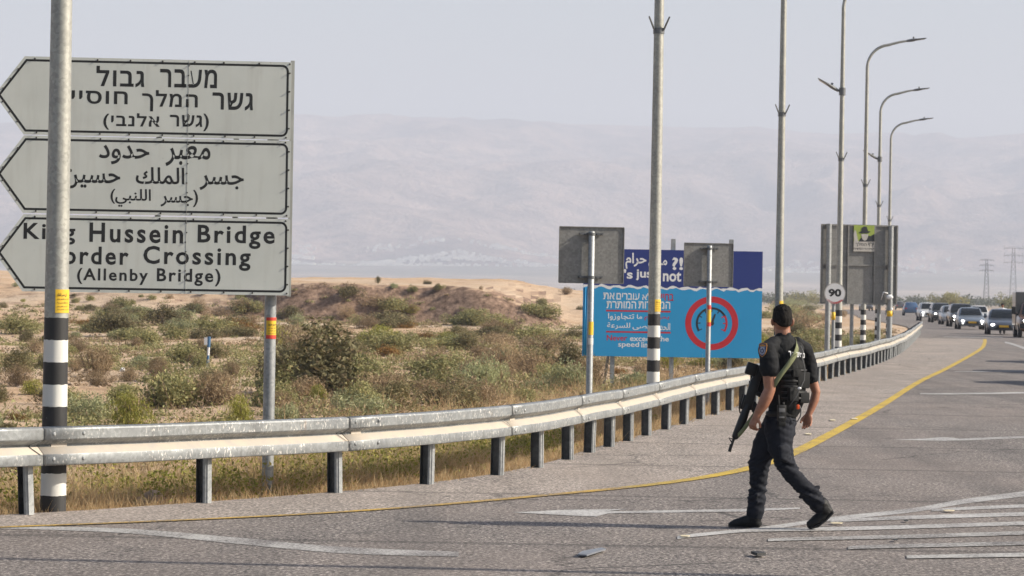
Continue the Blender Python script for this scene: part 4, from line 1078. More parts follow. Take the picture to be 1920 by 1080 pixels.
# ------------------------------------------------------------------ main figure
YP = on_ground(1400, 991).y; PX = YP / FPX
def pp(u, v, dy=0.0): return at_depth(u, v, YP + dy)
def rr(*a): return [tuple(x * PX for x in q) if isinstance(q, tuple) else q * PX for q in a]
FB = Vector((-.62, .78, 0)); SL = Vector((-.78, -.62, 0)); UZ = Vector((0, 0, 1)); SIDE = (-SL)
def wob(amp, f, aniso=1.0, seed=0):
    return lambda c: amp * (mnoise.noise(Vector((c.x * f + seed, c.y * f, c.z * f * aniso))) + .5 * mnoise.noise(Vector((c.x * f * 2.3 + seed, c.y * f * 2.3, c.z * f * 2.3 * aniso))))
def figure():
    g = empty('person', on_ground(1450, 991)); tag(g, 'person in dark police uniform and vest walking left across the road with a slung rifle', 'person')
    hf = Vector((-.22, .975, 0)); hs = Vector((-.975, -.22, 0))
    b = MB(); HC = pp(1466.5, 598, 0)
    b.ell(HC, (.074, .094, .103), (hs, hf, UZ)); b.ell(HC + hf * .035 - UZ * .07, (.055, .062, .062), (hs, hf, UZ)); b.ell(HC + hf * .075 - UZ * .105, (.03, .028, .024), (hs, hf, UZ))
    b.limb([HC + hf * .094 - UZ * .0, HC + hf * .112 - UZ * .036], [.009, .014], 8)                # nose
    b.limb([HC + hf * .082 + hs * .045 + UZ * .022, HC + hf * .088 - hs * .0 + UZ * .024, HC + hf * .082 - hs * .045 + UZ * .022], [.010, .012, .010], 8)
    b.limb([HC + hf * .088 + hs * .022 - UZ * .068, HC + hf * .092 - UZ * .068, HC + hf * .088 - hs * .022 - UZ * .068], [.007, .009, .007], 8)   # lips
    for s in (1, -1):
        e = HC + hs * s * .083 - UZ * .028 - hf * .006
        b.ell(e, (.012, .017, .031), (hs, (hf - hs * s * .45).normalized(), (UZ + hs * s * .14).normalized()), 12, 8)
    b.limb([pp(1467, 611, .01), pp(1468, 626, 0), pp(1468, 645, 0)], rr((13.5, 15), (14, 15.5), (15, 15)), 16, SIDE)
    b.limb([pp(1471, 648), pp(1473, 700), pp(1468, 770), pp(1464, 795)], rr((27, 17), (28, 19), (24, 17), (22, 17)), 20, SIDE)
    b.limb([pp(1452, 652, -.07), pp(1440, 656, -.12)], rr(10, 11), 14); b.limb([pp(1494, 652, .08), pp(1508, 656, .12)], rr(9, 9), 14)
    # arms
    b.limb([pp(1439, 655, -.13), pp(1443, 690, -.17), pp(1443, 716, -.18), pp(1443.5, 730, -.185), pp(1438, 743, -.185), pp(1431, 758, -.18), pp(1421, 775, -.17), pp(1417, 785, -.165)],
           rr(13.5, 13.8, 12, 10.6, 11.6, 10.8, 7.6, (6.6, 8)), 16, SIDE)
    b.limb([pp(1508, 655, .13), pp(1518, 690, .15), pp(1524, 716, .16), pp(1530, 735, .165), pp(1527, 750, .16), pp(1521, 766, .15), pp(1516, 778, .14)], rr(12, 12, 9.8, 8.6, 8.8, 7.2, 5.8), 16, SIDE)
    # left hand, loosely curled (thumb towards the body)
    def hand(wr, kn, perp, out, thumb, curl, s=1.0):
        wr, kn = Vector(wr), Vector(kn); d = (kn - wr).normalized(); L = (kn - wr).length
        b.limb([wr, wr + d * L * .45, kn], [(.026 * s, .018 * s), (.037 * s, .018 * s), (.040 * s, .016 * s)], 12, perp)
        for i, (q, l) in enumerate(((.030, .88), (.0105, 1.0), (-.010, .93), (-.029, .72))):
            a = kn + perp * q * s - d * .006; c = curl + .12 * i; l *= .078 * s; ds = (d + perp * q * 1.3).normalized()
            p1 = a + (ds * math.cos(c * .45) + out * math.sin(c * .45)) * l * .46; p2 = p1 + (ds * math.cos(c) + out * math.sin(c)) * l * .32; p3 = p2 + (ds * math.cos(c * 1.45) + out * math.sin(c * 1.45)) * l * .24
            b.limb([a, p1, p2, p3], [.0094 * s, .009 * s, .0083 * s, .007 * s], 10)
        t0 = wr + d * L * .30 + perp * .026 * s; t1 = t0 + (d * .75 + perp * .6 + out * .35).normalized() * .040 * s; t2 = t1 + (d * .95 + perp * .1 + out * .5).normalized() * .032 * s
        b.limb([t0, t1, t2], [.013 * s, .0105 * s, .0085 * s], 10)
    hand(pp(1417.5, 781, -.166), pp(1410.5, 797, -.16), Vector((.62, -.75, .2)).normalized(), Vector((.75, .55, -.2)).normalized(), 1, 1.15, 1.05)
    hand(pp(1516, 775, .14), pp(1514.5, 792, .13), Vector((-.88, .35, .0)).normalized(), Vector((-.3, -.85, .1)).normalized(), 1, .62, .98)
    # legs under the cloth, joined to the trunk
    b.limb([pp(1456, 795, .05), pp(1428, 850, .10), pp(1421, 880, .10), pp(1419, 930, .10), pp(1416, 975, .10)], rr(14, 13, 10, 9, 7), 14)
    b.limb([pp(1463, 800, -.04), pp(1466, 850, -.07), pp(1486, 893, -.08), pp(1512, 925, -.06), pp(1540, 958, -.05)], rr(14, 13, 10, 9, 7), 14)
    body = fuse('body', b, 'skin', .0048, 3, None)
    for s in (1, -1):
        m = MB(); m.ell(HC + hs * s * .031 + hf * .083 + UZ * .004, (.013, .010, .008), (hs, hf, UZ), 12, 8); m.build('eye', 'eye_white', body, True)
    # hair
    h = MB(); h.ell(HC - hf * .004 + UZ * .006, (.0785, .0965, .104), (hs, hf, UZ)); h.ell(HC - hf * .006 + UZ * .036, (.0765, .090, .076), (hs, hf, UZ)); h.ell(HC - hf * .036 - UZ * .036, (.069, .056, .042), (hs, hf, UZ))
    top = HC + UZ * .088
    for i in range(420):
        w = random.uniform(0, 2 * math.pi); e = math.asin(random.uniform(.35, 1)); u_ = hs * (math.cos(w) * math.cos(e)) + hf * (math.sin(w) * math.cos(e)) + UZ * math.sin(e)
        if u_.dot(hf) > .55: continue
        p = HC - hf * .006 + UZ * .035 + hs * (.073 * u_.dot(hs)) + hf * (.087 * u_.dot(hf)) + UZ * (.076 * u_.z)
        d_ = (u_ * .7 + UZ * .5 + Vector((random.gauss(0, .3), random.gauss(0, .3), 0))).normalized()
        h.limb([p - u_ * .008, p + d_ * random.uniform(.003, .004 + .007 * max(u_.z, .15))], [.0055, .003], 6)
    hair = fuse('hair', h, 'hair_black', .003, 1, None, wob(.0028, 75, .3))
    bm = bmesh.new(); bm.from_mesh(hair.data)       # open the hair at the face and clean its lower edge above the nape
    dl = [v for v in bm.verts if ((v.co - HC).dot(hf) > .040 and (v.co - HC).z < .055) or (v.co - HC).z < -.066 + .050 * (abs((v.co - HC).dot(hs)) / .08) ** 2.5 + .004 * mnoise.noise(v.co * 160)]
    bmesh.ops.delete(bm, geom=dl, context='VERTS'); bm.to_mesh(hair.data); bm.free()
    # shirt
    t = MB()
    t.limb([pp(1469, 643), pp(1471, 655), pp(1473, 700), pp(1468, 772), pp(1466, 786)], rr((27, 19), (38, 23.5), (36, 26), (30, 23), (29, 22.5)), 24, SIDE)
    t.limb([pp(1468.5, 630.5, 0), pp(1468, 638, 0), pp(1468, 648, 0)], rr((16, 16.5), (18.5, 18), (25, 21)), 20, SIDE)
    t.limb([pp(1452, 645, -.06), pp(1438, 655, -.13), pp(1442, 676, -.165), pp(1443.5, 692, -.175)], rr(15, 17.5, 18.5, 19), 18, SIDE)
    t.limb([pp(1494, 645, .07), pp(1509, 656, .13), pp(1517, 682, .15), pp(1521, 709, .155)], rr(13.5, 16, 14.8, 13.2), 18, SIDE)
    shirt = fuse('shirt', t, 'shirt_black', .006, 4, None, wob(.0058, 15, 1.3, 2))
    # trousers
    t = MB()
    t.limb([pp(1467, 770), pp(1464, 785), pp(1462, 810)], rr((29, 22), (31, 25), (33, 27)), 22, SIDE)
    t.limb([pp(1452, 800, .05), pp(1434, 838, .09), pp(1424, 868, .10), pp(1422, 890, .10), pp(1421.5, 915, .10), pp(1418.5, 940, .10), pp(1416, 963, .10)], rr(26, 24, 21, 18.5, 15.8, 16.8, 16.2), 18)
    t.limb([pp(1461, 795, -.03), pp(1463, 840, -.07), pp(1474, 872, -.08), pp(1488, 894, -.08), pp(1505, 911, -.07), pp(1522, 930, -.06), pp(1537, 949, -.05)], rr(28, 23.5, 18.5, 16.5, 16, 17.2, 16), 18)
    t.limb([pp(1470, 838, -.165), pp(1474, 862, -.175)], rr((14, 6), (14, 6)), 12, SIDE)          # cargo pocket
    t.limb([pp(1406, 927, .08), pp(1418, 930, .02), pp(1432, 929, .10)], rr(4.5, 5, 5), 8); t.limb([pp(1502, 930, -.06), pp(1519, 921, -.12), pp(1533, 914, -.06)], rr(4.5, 5, 5), 8)   # bunched folds
    t.limb([pp(1408, 940, .10), pp(1419, 942, .03), pp(1431, 941, .10)], rr(4, 4.5, 4), 8)
    def fold(c):
        k = c.z; a = (.0042 + .0075 * max(math.exp(-((k - .52) / .09) ** 2), math.exp(-((k - .27) / .09) ** 2), .7 * math.exp(-((k - .86) / .06) ** 2))) * (mnoise.noise(Vector((c.x * 5, c.y * 5, k * 30 + c.x * 12))) + .7 * mnoise.noise(Vector((c.x * 9, c.y * 9, k * 46 - c.x * 30))))
        return a * 1.3
    tr = fuse('trousers', t, 'uniform_navy', .006, 3, None, fold)
    m = MB(); pts = []
    for k in range(29):
        w = 2 * math.pi * k / 28; pts.append(pp(1466, 776) + SL * (-.134 * math.cos(w)) + FB * (.106 * math.sin(w)))
    m.tube(pts, [(.021, .007)] * 29, 8, UZ, False); m.build('belt', 'gear_black', None, True)
    belt = bpy.data.objects['belt']
    # boots
    def boot(pts, rad, sole, so_r, leg):
        t = MB()
        for P_, R_ in zip(pts, rad): t.limb(P_, R_, 16)
        o = fuse('boot', t, 'boot_black', .0055, 3, None, wob(.003, 40))
        s = MB(); s.limb(sole, so_r, 14, leg); fuse('sole', s, 'gear_black', .005, 2, o)
        return o
    dyF = .10
    A = boot([[pp(1416, 958, dyF), pp(1414, 974, dyF)], [pp(1418, 981, dyF), pp(1400, 977, dyF), pp(1386, 981, dyF + .01), pp(1373, 984.5, dyF + .015)]], [rr(14.5, 14), rr(10.5, 11.5, 10, 8)],
         [pp(1421, 989.5, dyF), pp(1398, 989.5, dyF), pp(1369, 988, dyF + .015)], rr((11, 3.2), (11.5, 3.2), (10, 3.0)), (0, 1, 0))
    dyR = -.05
    B = boot([[pp(1540, 946, dyR), pp(1547, 958, dyR)], [pp(1552, 958, dyR), pp(1541, 968, dyR), pp(1530, 977, dyR), pp(1521, 983, dyR)]], [rr(15, 13.5), rr(10, 12, 11, 9)],
         [pp(1561, 961, dyR), pp(1547, 975, dyR), pp(1533, 986, dyR), pp(1519, 989.5, dyR)], rr((10, 3.2), (11, 3.4), (11.5, 3.4), (10, 3.0)), (0, 1, 0))
    # vest over the shirt
    t = MB()
    t.limb([pp(1472, 660), pp(1476, 690), pp(1478, 720), pp(1475, 752), pp(1472, 763)], rr((33, 29), (37, 31.5), (37, 32), (34, 30), (32, 28)), 26, SIDE)
    t.limb([pp(1492, 640, .07), pp(1497, 652, .02), pp(1494, 668, -.05)], rr((9, 8), (12, 10), (14, 10)), 12, SIDE)
    t.limb([pp(1457, 640, -.03), pp(1453, 652, -.10), pp(1458, 668, -.10)], rr((8, 7), (9, 8), (12, 8)), 12, SIDE)
    t.limb([pp(1502, 646, .08), pp(1513, 654, .14), pp(1517, 664, .16)], rr((9, 6), (10, 6), (7, 4)), 12, SIDE)
    t.limb([pp(1444, 640, -.05), pp(1436, 645, -.07)], rr(6, 6), 12)
    vest = fuse('vest', t, 'vest_black', .006, 3, None, wob(.004, 22, .8, 5))
    # pouches and webbing rows on the back of the vest
    nB = -FB; Rv = Matrix((-SL, FB, UZ)).transposed()
    back = lambda u, v, k=0.0: pp(u, v, 0) + nB * (.130 + k) + Vector((0, .0, 0))
    def on_back(a, z, k): return Vector((pp(1476, z).x, YP, pp(1476, z).z)) + (-SL) * a + nB * k
    for z in (694, 704, 714, 724, 735, 746):
        m = MB(); pts = []
        for q in range(13):
            w = R(-150 + 120 * q / 12); rx, ry = .158, .139
            pts.append(pp(1477, z) + (-SL) * (rx * math.cos(w)) + FB * (ry * math.sin(w)))
        m.tube(pts, [(.010, .004)] * 13, 6, UZ); m.build('webbing', 'gear_black', vest, True)
    for a, z, dx, dz in ((.045, 712, .13, .13), (-.055, 738, .10, .11), (.06, 745, .10, .085), (-.03, 699, .09, .06)):
        m = MB(); m.box(on_back(a, z, .138 - abs(a) * .2), (dx, .04, dz), Rv, .012); m.build('pouch', 'vest_black', vest, True, 50)
    for v, u in ((706, 1414), (726, 1411)):
        m = MB(); m.box(pp(u + 6, v, .06), (.075, .10, .11), Rv, .015); m.build('pouch', 'vest_black', vest, True, 50)
    # white lettering on the back
    def bt(s, u0, u1, v0, v1, bold=.04):
        o = Vector((pp(1484, 665).x, YP - .175, pp(1484, 665).z)); dxx = .55 * Vector((.9, .43, 0)); e = Vector((.9, .43, 0)).normalized(); cs = e.x
        tx = MB(); put_text(tx, s, o, e, UZ, (pp(u0, 665).x - o.x) / cs, pp(u0, v1).z - o.z, (pp(u1, 665).x - o.x) / cs, pp(u0, v0).z - o.z, bold); tx.build('lettering', 'bill_white', vest)
    bt(heb('ר'), 1474.5, 1479.5, 657, 667); bt(heb('שטר'), 1482, 1496, 659, 669); bt(heb('מס'), 1496.5, 1506, 661, 670.5)
    # shoulder patch, a gold-edged shield with a silver emblem
    pc = pp(1438.5, 658, -.13); pn = Vector((-.50, -.86, .12)).normalized(); pe = Vector((-pn.y, pn.x, 0)).normalized(); pu = pn.cross(pe)
    if pu.z < 0: pu = -pu
    pc = pc + pn * .083; sh = [(-.036, .038), (-.03, .050), (0, .058), (.03, .050), (.036, .038), (.034, -.012), (.02, -.044), (0, -.058), (-.02, -.044), (-.034, -.012)]
    def shape(nm, pts, mt, k, par):
        m = MB(); m.prism(pts, pc + pn * k, pe, pu, pn, .004); return m.build(nm, mt, par)
    patch = shape('patch', sh, 'patch_gold', 0, shirt); shape('patch_field', [(a * .87, b * .89) for a, b in sh], 'patch_blue', .002, patch)
    shape('patch_title', [(-.024, .026), (.024, .026), (.027, .036), (0, .044), (-.027, .036)], 'patch_gold', .004, patch)
    star = [((.024 if k % 2 == 0 else .0125) * math.sin(k * math.pi / 6), (.024 if k % 2 == 0 else .0125) * math.cos(k * math.pi / 6) - .010) for k in range(12)]
    circ = [(.026 * math.cos(2 * math.pi * k / 20), .030 * math.sin(2 * math.pi * k / 20) - .010) for k in range(20)]
    shape('patch_emblem', circ, 'patch_silver', .004, patch); shape('patch_star', star, 'patch_blue', .006, patch); shape('patch_star_core', [(.5 * a, .5 * (b + .01) - .01) for a, b in star], 'patch_silver', .008, patch)
    shape('patch_scroll', [(-.022, .018), (.022, .018), (.022, .024), (-.022, .024)], 'patch_silver', .004, patch)
    # cord on the back, pull loop and tag
    m = MB(); m.tube([pp(1501, 648, -.12), pp(1506, 660, -.14), pp(1504, 672, -.17), pp(1509, 690, -.15), pp(1508, 712, -.15), pp(1501, 728, -.165), pp(1492, 745, -.17), pp(1480, 762, -.17)], .0038, 6); m.build('cord', 'cord_grey', vest, True)
    m = MB(); m.ell(pp(1499, 728, -.172), (.016, .008, .010)); m.build('cord_clip', 'plastic_white', vest, True)
    m = MB(); m.box(pp(1496, 763, -.12), (.022, .016, .036), None, .005); m.build('tag', 'tag_orange', vest, True)
    m = MB(); m.tube([pp(1499, 760, -.11), pp(1502, 768, -.11), pp(1501, 780, -.11), pp(1495, 790, -.11), pp(1486, 788, -.11)], .0055, 8); m.build('pull_loop', 'cord_grey', vest, True)
    for o in (body, hair, shirt, tr, belt, A, B, vest): o.parent = g
    settle(g, g.location.copy())
    # walkie-talkie on the belt
    w = empty('walkie_talkie'); tag(w, 'black handheld radio clipped upright at the back of the policeman belt', 'radio')
    m = MB(); Rr = Matrix((Vector((.97, .24, 0)), Vector((-.24, .97, 0)), UZ)).transposed(); c = pp(1465.5, 774, -.185)
    m.box(c, (.066, .045, .125), Rr, .008); m.build('body', 'gear_black', w, True, 50)
    m = MB(); m.box(c - Vector((0, .026, -.02)), (.05, .008, .03), Rr, .003); m.box(c - Vector((0, .026, .035)), (.044, .008, .012), Rr, .003); m.build('clip', 'gear_grey', w, True, 50)
    m = MB(); m.limb([c + Vector((-.022, 0, .06)), c + Vector((-.026, 0, .135))], [.007, .005], 8); m.tube([c + Vector((.012, 0, .06)), c + Vector((.012, 0, .082))], .010, 10); m.build('antenna', 'gear_black', w, True)
    m = MB(); m.box(c - UZ * .085, (.062, .04, .04), Rr, .01); m.build('pouch', 'vest_black', w, True, 50)
    settle(w, c)
figure()
def rifle():
    g = empty('rifle'); tag(g, 'black rifle hanging muzzle down on an olive sling beside the policeman', 'rifle')
    D = .02; q = lambda u, v, d=0: pp(u, v, D + d)
    ax = (q(1369, 847) - q(1409, 715)).normalized(); nn = Vector((0, 1, 0)); up = ax.cross(nn); up = up if up.x < 0 else -up; Rg = Matrix((ax, nn, up)).transposed()
    m = MB(); m.tube([q(1384, 798), q(1371.5, 836)], .0105, 12); m.tube([q(1371.5, 833), q(1367.5, 847)], [.0125, .0135], 12); m.build('barrel', 'gun_black', g, True, 50)
    m = MB(); m.limb([q(1401, 762), q(1392, 788), q(1379, 818)], rr((7.2, 7.2), (9.0, 8), (7.2, 6.5)), 16); m.build('handguard', 'gun_black', g, True, 60)
    m = MB(); s0, s1, s2 = q(1376, 824), q(1366.5, 821), q(1372, 829); m.tube([s0, s1, s2], .006, 8); m.tube([s0, s2], .007, 8); m.build('front_sight', 'gun_black', g, True)
    m = MB(); m.box((q(1404, 752) + q(1412, 728)) / 2, (.24, .045, .075), Rg, .01); m.build('receiver', 'gun_black', g, True, 50)
    m = MB(); a, b = q(1397, 741), q(1386.5, 771); m.tube([a, q(1393, 739), q(1386, 765), q(1387.5, 774), q(1393, 773)], .006, 8); m.box((q(1398, 742) + q(1391, 765)) / 2, (.12, .03, .03), Rg, .006); m.build('carry_handle', 'gun_black', g, True, 50)
    m = MB(); m.limb([q(1411, 757), q(1416, 767), q(1418, 772)], rr((7.5, 3), (7.5, 3), (7.0, 3)), 14, ax); m.build('magazine', 'gun_black', g, True, 50)
    m = MB(); m.limb([q(1419, 737), q(1427, 742)], rr(4.5, 4), 12); m.build('pistol_grip', 'gun_black', g, True)
    m = MB(); m.box((q(1412, 728) + q(1425, 688)) / 2, (.2, .04, .07), Rg, .012); m.build('stock', 'gun_black', g, True, 50)
    m = MB(); m.tube([q(1408, 683), q(1405, 697)], .030, 14); m.box(q(1409, 692), (.10, .06, .09), Rg, .012); m.build('optic', 'gun_black', g, True, 50)
    # sling: over the right shoulder, across the back, under the arm and to the handguard
    pts = [pp(1484, 634, .14), pp(1492, 638, .05), pp(1495, 648, -.08), pp(1493, 659, -.155), pp(1489, 668, -.19), pp(1481, 680, -.215), pp(1471, 693, -.225), pp(1460, 708, -.225), pp(1451, 722, -.21), pp(1443, 735, -.15), pp(1430, 756, -.06), pp(1418, 772, -.035), pp(1405, 790, -.03), pp(1392, 808, -.02), pp(1383, 818, .0)]
    C = catmull(pts, 5); m = MB(); vs = []; n = len(C)
    for i, p in enumerate(C):
        t = (C[min(i + 1, n - 1)] - C[max(i - 1, 0)]).normalized(); f = (p - (pp(1474, 0).xy.to_3d() + Vector((0, 0, p.z)))); f.z = .25 * f.length; f.normalize()
        if i > n * .62: f = Vector((0, -1, 0))
        s = t.cross(f).normalized(); w = .0195 if i < n * .62 else .0155 
        vs += [p - s * w, p + s * w]
    m.add(vs, [(2 * i, 2 * i + 1, 2 * i + 3, 2 * i + 2) for i in range(n - 1)]); o = m.build('sling', 'sling_olive', g, True); md = o.modifiers.new('t', 'SOLIDIFY'); md.thickness = .004; md.offset = 0
    m = MB(); m.box(pp(1489, 667, -.196), (.046, .008, .008), Matrix(((.75, .2, .62), (.2, -.97, 0), (.6, .1, -.78))).transposed(), .002); m.build('buckle', 'sling_olive', g)
    settle(g, q(1400, 760))
rifle()

# people far off on the road
def far_person(label, p, top, shirt):
    g = empty('person', p); tag(g, label, 'person'); k = top / 1.75; b = MB(); V = Vector
    b.limb([V((0, 0, .9)) * k, V((0, 0, 1.15)) * k, V((0, 0, 1.38)) * k], [(.15 * k, .11 * k), (.16 * k, .11 * k), (.19 * k, .10 * k)], 16, (1, 0, 0)); b.limb([V((0, 0, 1.4)) * k, V((0, 0, 1.52)) * k], [.06, .055], 12); b.ell(V((0, 0, 1.62)) * k, (.078, .095, .125))
    for s in (-1, 1):
        b.limb([V((s * .2, 0, 1.38)) * k, V((s * .25, .02, 1.1)) * k, V((s * .25, -.08, .86)) * k], [.055, .045, .035], 12); b.limb([V((s * .09, 0, .9)) * k, V((s * .1, 0, .5)) * k, V((s * .11, 0, .08)) * k, V((s * .11, -.12, .05)) * k], [.09, .065, .05, .04], 12)
        b.ell(V((s * .25, -.1, .78)) * k, (.03, .04, .08))
    bo = fuse('body', b, 'skin', .02, 1, g)
    t = MB(); t.limb([V((0, 0, .88)) * k, V((0, 0, 1.15)) * k, V((0, 0, 1.38)) * k], [(.17 * k, .13 * k), (.18 * k, .13 * k), (.21 * k, .12 * k)], 16, (1, 0, 0))
    for s in (-1, 1): t.limb([V((s * .2, 0, 1.39)) * k, V((s * .25, .02, 1.14)) * k], [.075, .065], 12)
    fuse('shirt', t, shirt, .02, 1, g); t = MB()
    for s in (-1, 1): t.limb([V((s * .08, 0, .92)) * k, V((s * .1, 0, .5)) * k, V((s * .11, 0, .1)) * k], [.12, .09, .07], 12)
    fuse('trousers', t, 'uniform_navy', .02, 1, g); sh = MB(); [sh.limb([V((s * .11, .05, .06)) * k, V((s * .11, -.16, .05)) * k], [.055, .05], 10) for s in (-1, 1)]; fuse('shoes', sh, 'boot_black', .02, 1, g); h = MB(); h.ell(V((0, .015, 1.66)) * k, (.09, .105, .105)); h.build('hair', 'hair_black', g, True); return g
pq = base_at(1880, 186); far_person('person in a pale shirt standing behind the slate blue saloon, only the head showing', pq, 1.78, 'plastic_white')
def motorbike():
    p = gp(1672, 591.5); g = empty('motorbike', (p.x, p.y, 0), R(20)); tag(g, 'small distant motorbike beside the right post of the big grey sign', 'motorbike')
    for y in (0, 1.4):
        m = MB(); m.tube([(-.06, y, .32), (.06, y, .32)], .32, 20, (0, 0, 1)); w = m.build('wheel', 'tyre_rubber', g, True, 40); m = MB(); m.tube([(-.065, y, .32), (.065, y, .32)], .18, 16, (0, 0, 1)); m.build('rim', 'rim_alloy', w, True, 40)
    m = MB(); m.limb([(0, .2, .75), (0, .6, .8), (0, 1.0, .75), (0, 1.6, .85)], [.12, .17, .15, .1], 12); m.limb([(0, .6, .45), (0, .95, .45)], [.17, .17], 12); m.build('fairing', 'paint_charcoal', g, True)
    m = MB(); m.tube([(-.36, .38, 1.02), (0, .25, .95), (.36, .38, 1.02)], .02, 8); m.tube([(0, 0, .32), (0, .25, .95)], .035, 8); m.build('handlebar', 'trim_black', g, True)
    m = MB(); m.ell((0, .02, .86), (.1, .07, .09)); m.build('headlight', 'headlight_lit', g, True)
    r = empty('person', (p.x, p.y, 0), R(20)); tag(r, 'rider in dark clothes and white helmet sitting on the distant motorbike', 'person'); V = Vector; b = MB()
    b.limb([V((0, 1.0, .85)), V((0, .95, 1.15)), V((0, .85, 1.38))], [(.15, .12), (.16, .12), (.18, .11)], 14, (1, 0, 0)); b.ell((0, .8, 1.58), (.08, .1, .12)); b.limb([V((0, .85, 1.38)), V((0, .82, 1.5))], [.06, .06], 10)
    for s in (-1, 1): b.limb([V((s * .18, .85, 1.38)), V((s * .33, .65, 1.15)), V((s * .34, .4, 1.04))], [.06, .05, .04], 10); b.limb([V((s * .1, 1.0, .85)), V((s * .22, .6, .8)), V((s * .2, .8, .35)), V((s * .2, .65, .3))], [.1, .08, .06, .045], 10)
    fuse('body', b, 'uniform_navy', .02, 1, r); h = MB(); h.ell((0, .8, 1.62), (.135, .15, .145)); h.build('helmet', 'plastic_white', r, True)
motorbike()

# ------------------------------------------------------------------ vegetation
def leaf_quads(P, size, rng, aspect=.42, up=0.0, jit=1.0):
    """one small bent leaf (two triangles sharing an edge) per point"""
    n = len(P); d = rng.normal(size=(n, 3)) * jit; d[:, 2] += up; d /= np.linalg.norm(d, axis=1)[:, None]
    q = rng.normal(size=(n, 3)); s = np.cross(d, q); s /= np.linalg.norm(s, axis=1)[:, None] + 1e-9
    L = size * rng.uniform(.6, 1.4, (n, 1)); Wd = L * aspect
    v = np.empty((n, 4, 3)); v[:, 0] = P - d * L / 2; v[:, 1] = P + s * Wd / 2; v[:, 2] = P + d * L / 2; v[:, 3] = P - s * Wd / 2
    return v.reshape(-1, 3)
def np_mesh(name, V, k, mat):
    n = len(V) // k; me = bpy.data.meshes.new(name); me.vertices.add(len(V)); me.vertices.foreach_set('co', V.astype(np.float32).ravel())
    me.loops.add(n * k); me.loops.foreach_set('vertex_index', np.arange(n * k, dtype=np.int32)); me.polygons.add(n)
    me.polygons.foreach_set('loop_start', np.arange(0, n * k, k, dtype=np.int32)); me.update(calc_edges=True); me.materials.append(MATS[mat]); return me
def shrub_meshes(kind, seed):
    r = np.random.default_rng(seed)
    K = dict(saltbush=('leaf_saltbush', 3400, .050, .45, .3, 1.0, .62), green=('leaf_green', 3200, .085, .14, 2.2, .9, .95), dark=('leaf_dark', 4600, .048, .40, .3, 1.0, .75),
             brown=('leaf_brown', 3000, .075, .12, .8, 1.0, .65), pale=('leaf_pale', 3200, .055, .30, 1.0, 1.0, .60), rust=('leaf_rust', 2200, .055, .3, 1.2, 1.0, .5))[kind]
    mat, n, size, asp, up, jit, hh = K
    lobes = []
    for i in range(r.integers(9, 14)):
        a = r.uniform(0, 2 * np.pi); q = r.uniform(0, .36); lobes.append((q * np.cos(a), q * np.sin(a), hh * r.uniform(.15, .62) * (1 - q), r.uniform(.13, .25)))
    L = np.array(lobes); w = L[:, 3] ** 2; w /= w.sum(); idx = r.choice(len(L), n, p=w)
    d = r.normal(size=(n, 3)); d /= np.linalg.norm(d, axis=1)[:, None]; rad = r.uniform(.25, 1.12, n) ** .6
    P = L[idx, :3] + d * (L[idx, 3] * rad)[:, None] * np.array([1, 1, .95 * hh / .65])
    nz = np.array([mnoise.noise(Vector(p) * 9 + Vector((seed, 0, 0))) for p in P]); P = P[nz > -.22]; P[:, 2] = np.abs(P[:, 2]) + .01
    # stray shoots above the outline
    m = n // 12; si = r.choice(len(P), m); S = P[si] + np.abs(r.normal(size=(m, 3))) * np.array([.0, .0, .07]); P = np.concatenate([P, S])
    fol = np_mesh('foliage', leaf_quads(P, size, r, asp, up, jit), 4, mat)
    mb = MB(); 
    for i in range(26 if kind != 'brown' else 46):
        t = P[r.integers(len(P))]; b = np.array([r.normal() * .04, r.normal() * .04, -.06]); mid = b * .5 + t * .5 + np.array([0, 0, -.05]) + r.normal(size=3) * .03
        mb.tube([Vector(b), Vector(mid), Vector(t)], [.011, .007, .003], 4, caps=False)
    o = mb.build('branch', 'twig'); bm_ = o.data; bpy.data.objects.remove(o)
    return fol, bm_
SHR = {k: [shrub_meshes(k, 10 * i + j) for j in range(3)] for i, k in enumerate(('saltbush', 'green', 'dark', 'brown', 'pale', 'rust'))}
NAMEK = dict(saltbush='olive green saltbush', green='bright green upright bush', dark='dark olive bushy shrub', brown='dry brown twiggy shrub', pale='pale grey green shrub', rust='low rusty orange herb')
def ground_px(u, v):
    z = -.25
    for _ in range(14):
        p = on_ground(u, v, z); z = .5 * z + .5 * height(p.x, p.y)
    p = on_ground(u, v, z) if z < CAMZ - .05 else None
    if p is None: return None
    p.z = height(p.x, p.y); return p
def march(u, v):
    """first hit of the pixel ray with the terrain"""
    d = ray(u, v); d = d / d.y; y = 24.0
    while y < 900:
        p = CP + d * y
        if p.z < height(p.x, p.y): 
            p.z = height(p.x, p.y); return p
        y *= 1.006
    return None
NSH = 0
def shrub(kind, p, w, h, label, group, detail=True):
    global NSH; NSH += 1
    fol, br = random.choice(SHR[kind]); rz = random.uniform(0, 6.28); hh = max(v.co.z for v in fol.vertices) if False else {'saltbush': .55, 'green': .8, 'dark': .65, 'brown': .58, 'pale': .55, 'rust': .45}[kind]
    s = (w / .92, w / .92 * random.uniform(.8, 1.1), h / hh)
    if detail:
        g = empty('shrub', p, rz); g.scale = s
        for me, nm in ((fol, 'foliage'), (br, 'branch')): o = bpy.data.objects.new(nm, me); COL.objects.link(o); o.parent = g
    else:
        g = bpy.data.objects.new('shrub', fol); COL.objects.link(g); g.location = p; g.rotation_euler = (0, 0, rz); g.scale = s
    tag(g, label, 'shrub', group); return g
def sp(kind, u, v, wpx, hpx, label, group='desert shrubs behind the guardrail'):
    p = march(u, v)
    if p is None: return
    k = p.y / FPX; shrub(kind, p, wpx * k, hpx * k, label, group)
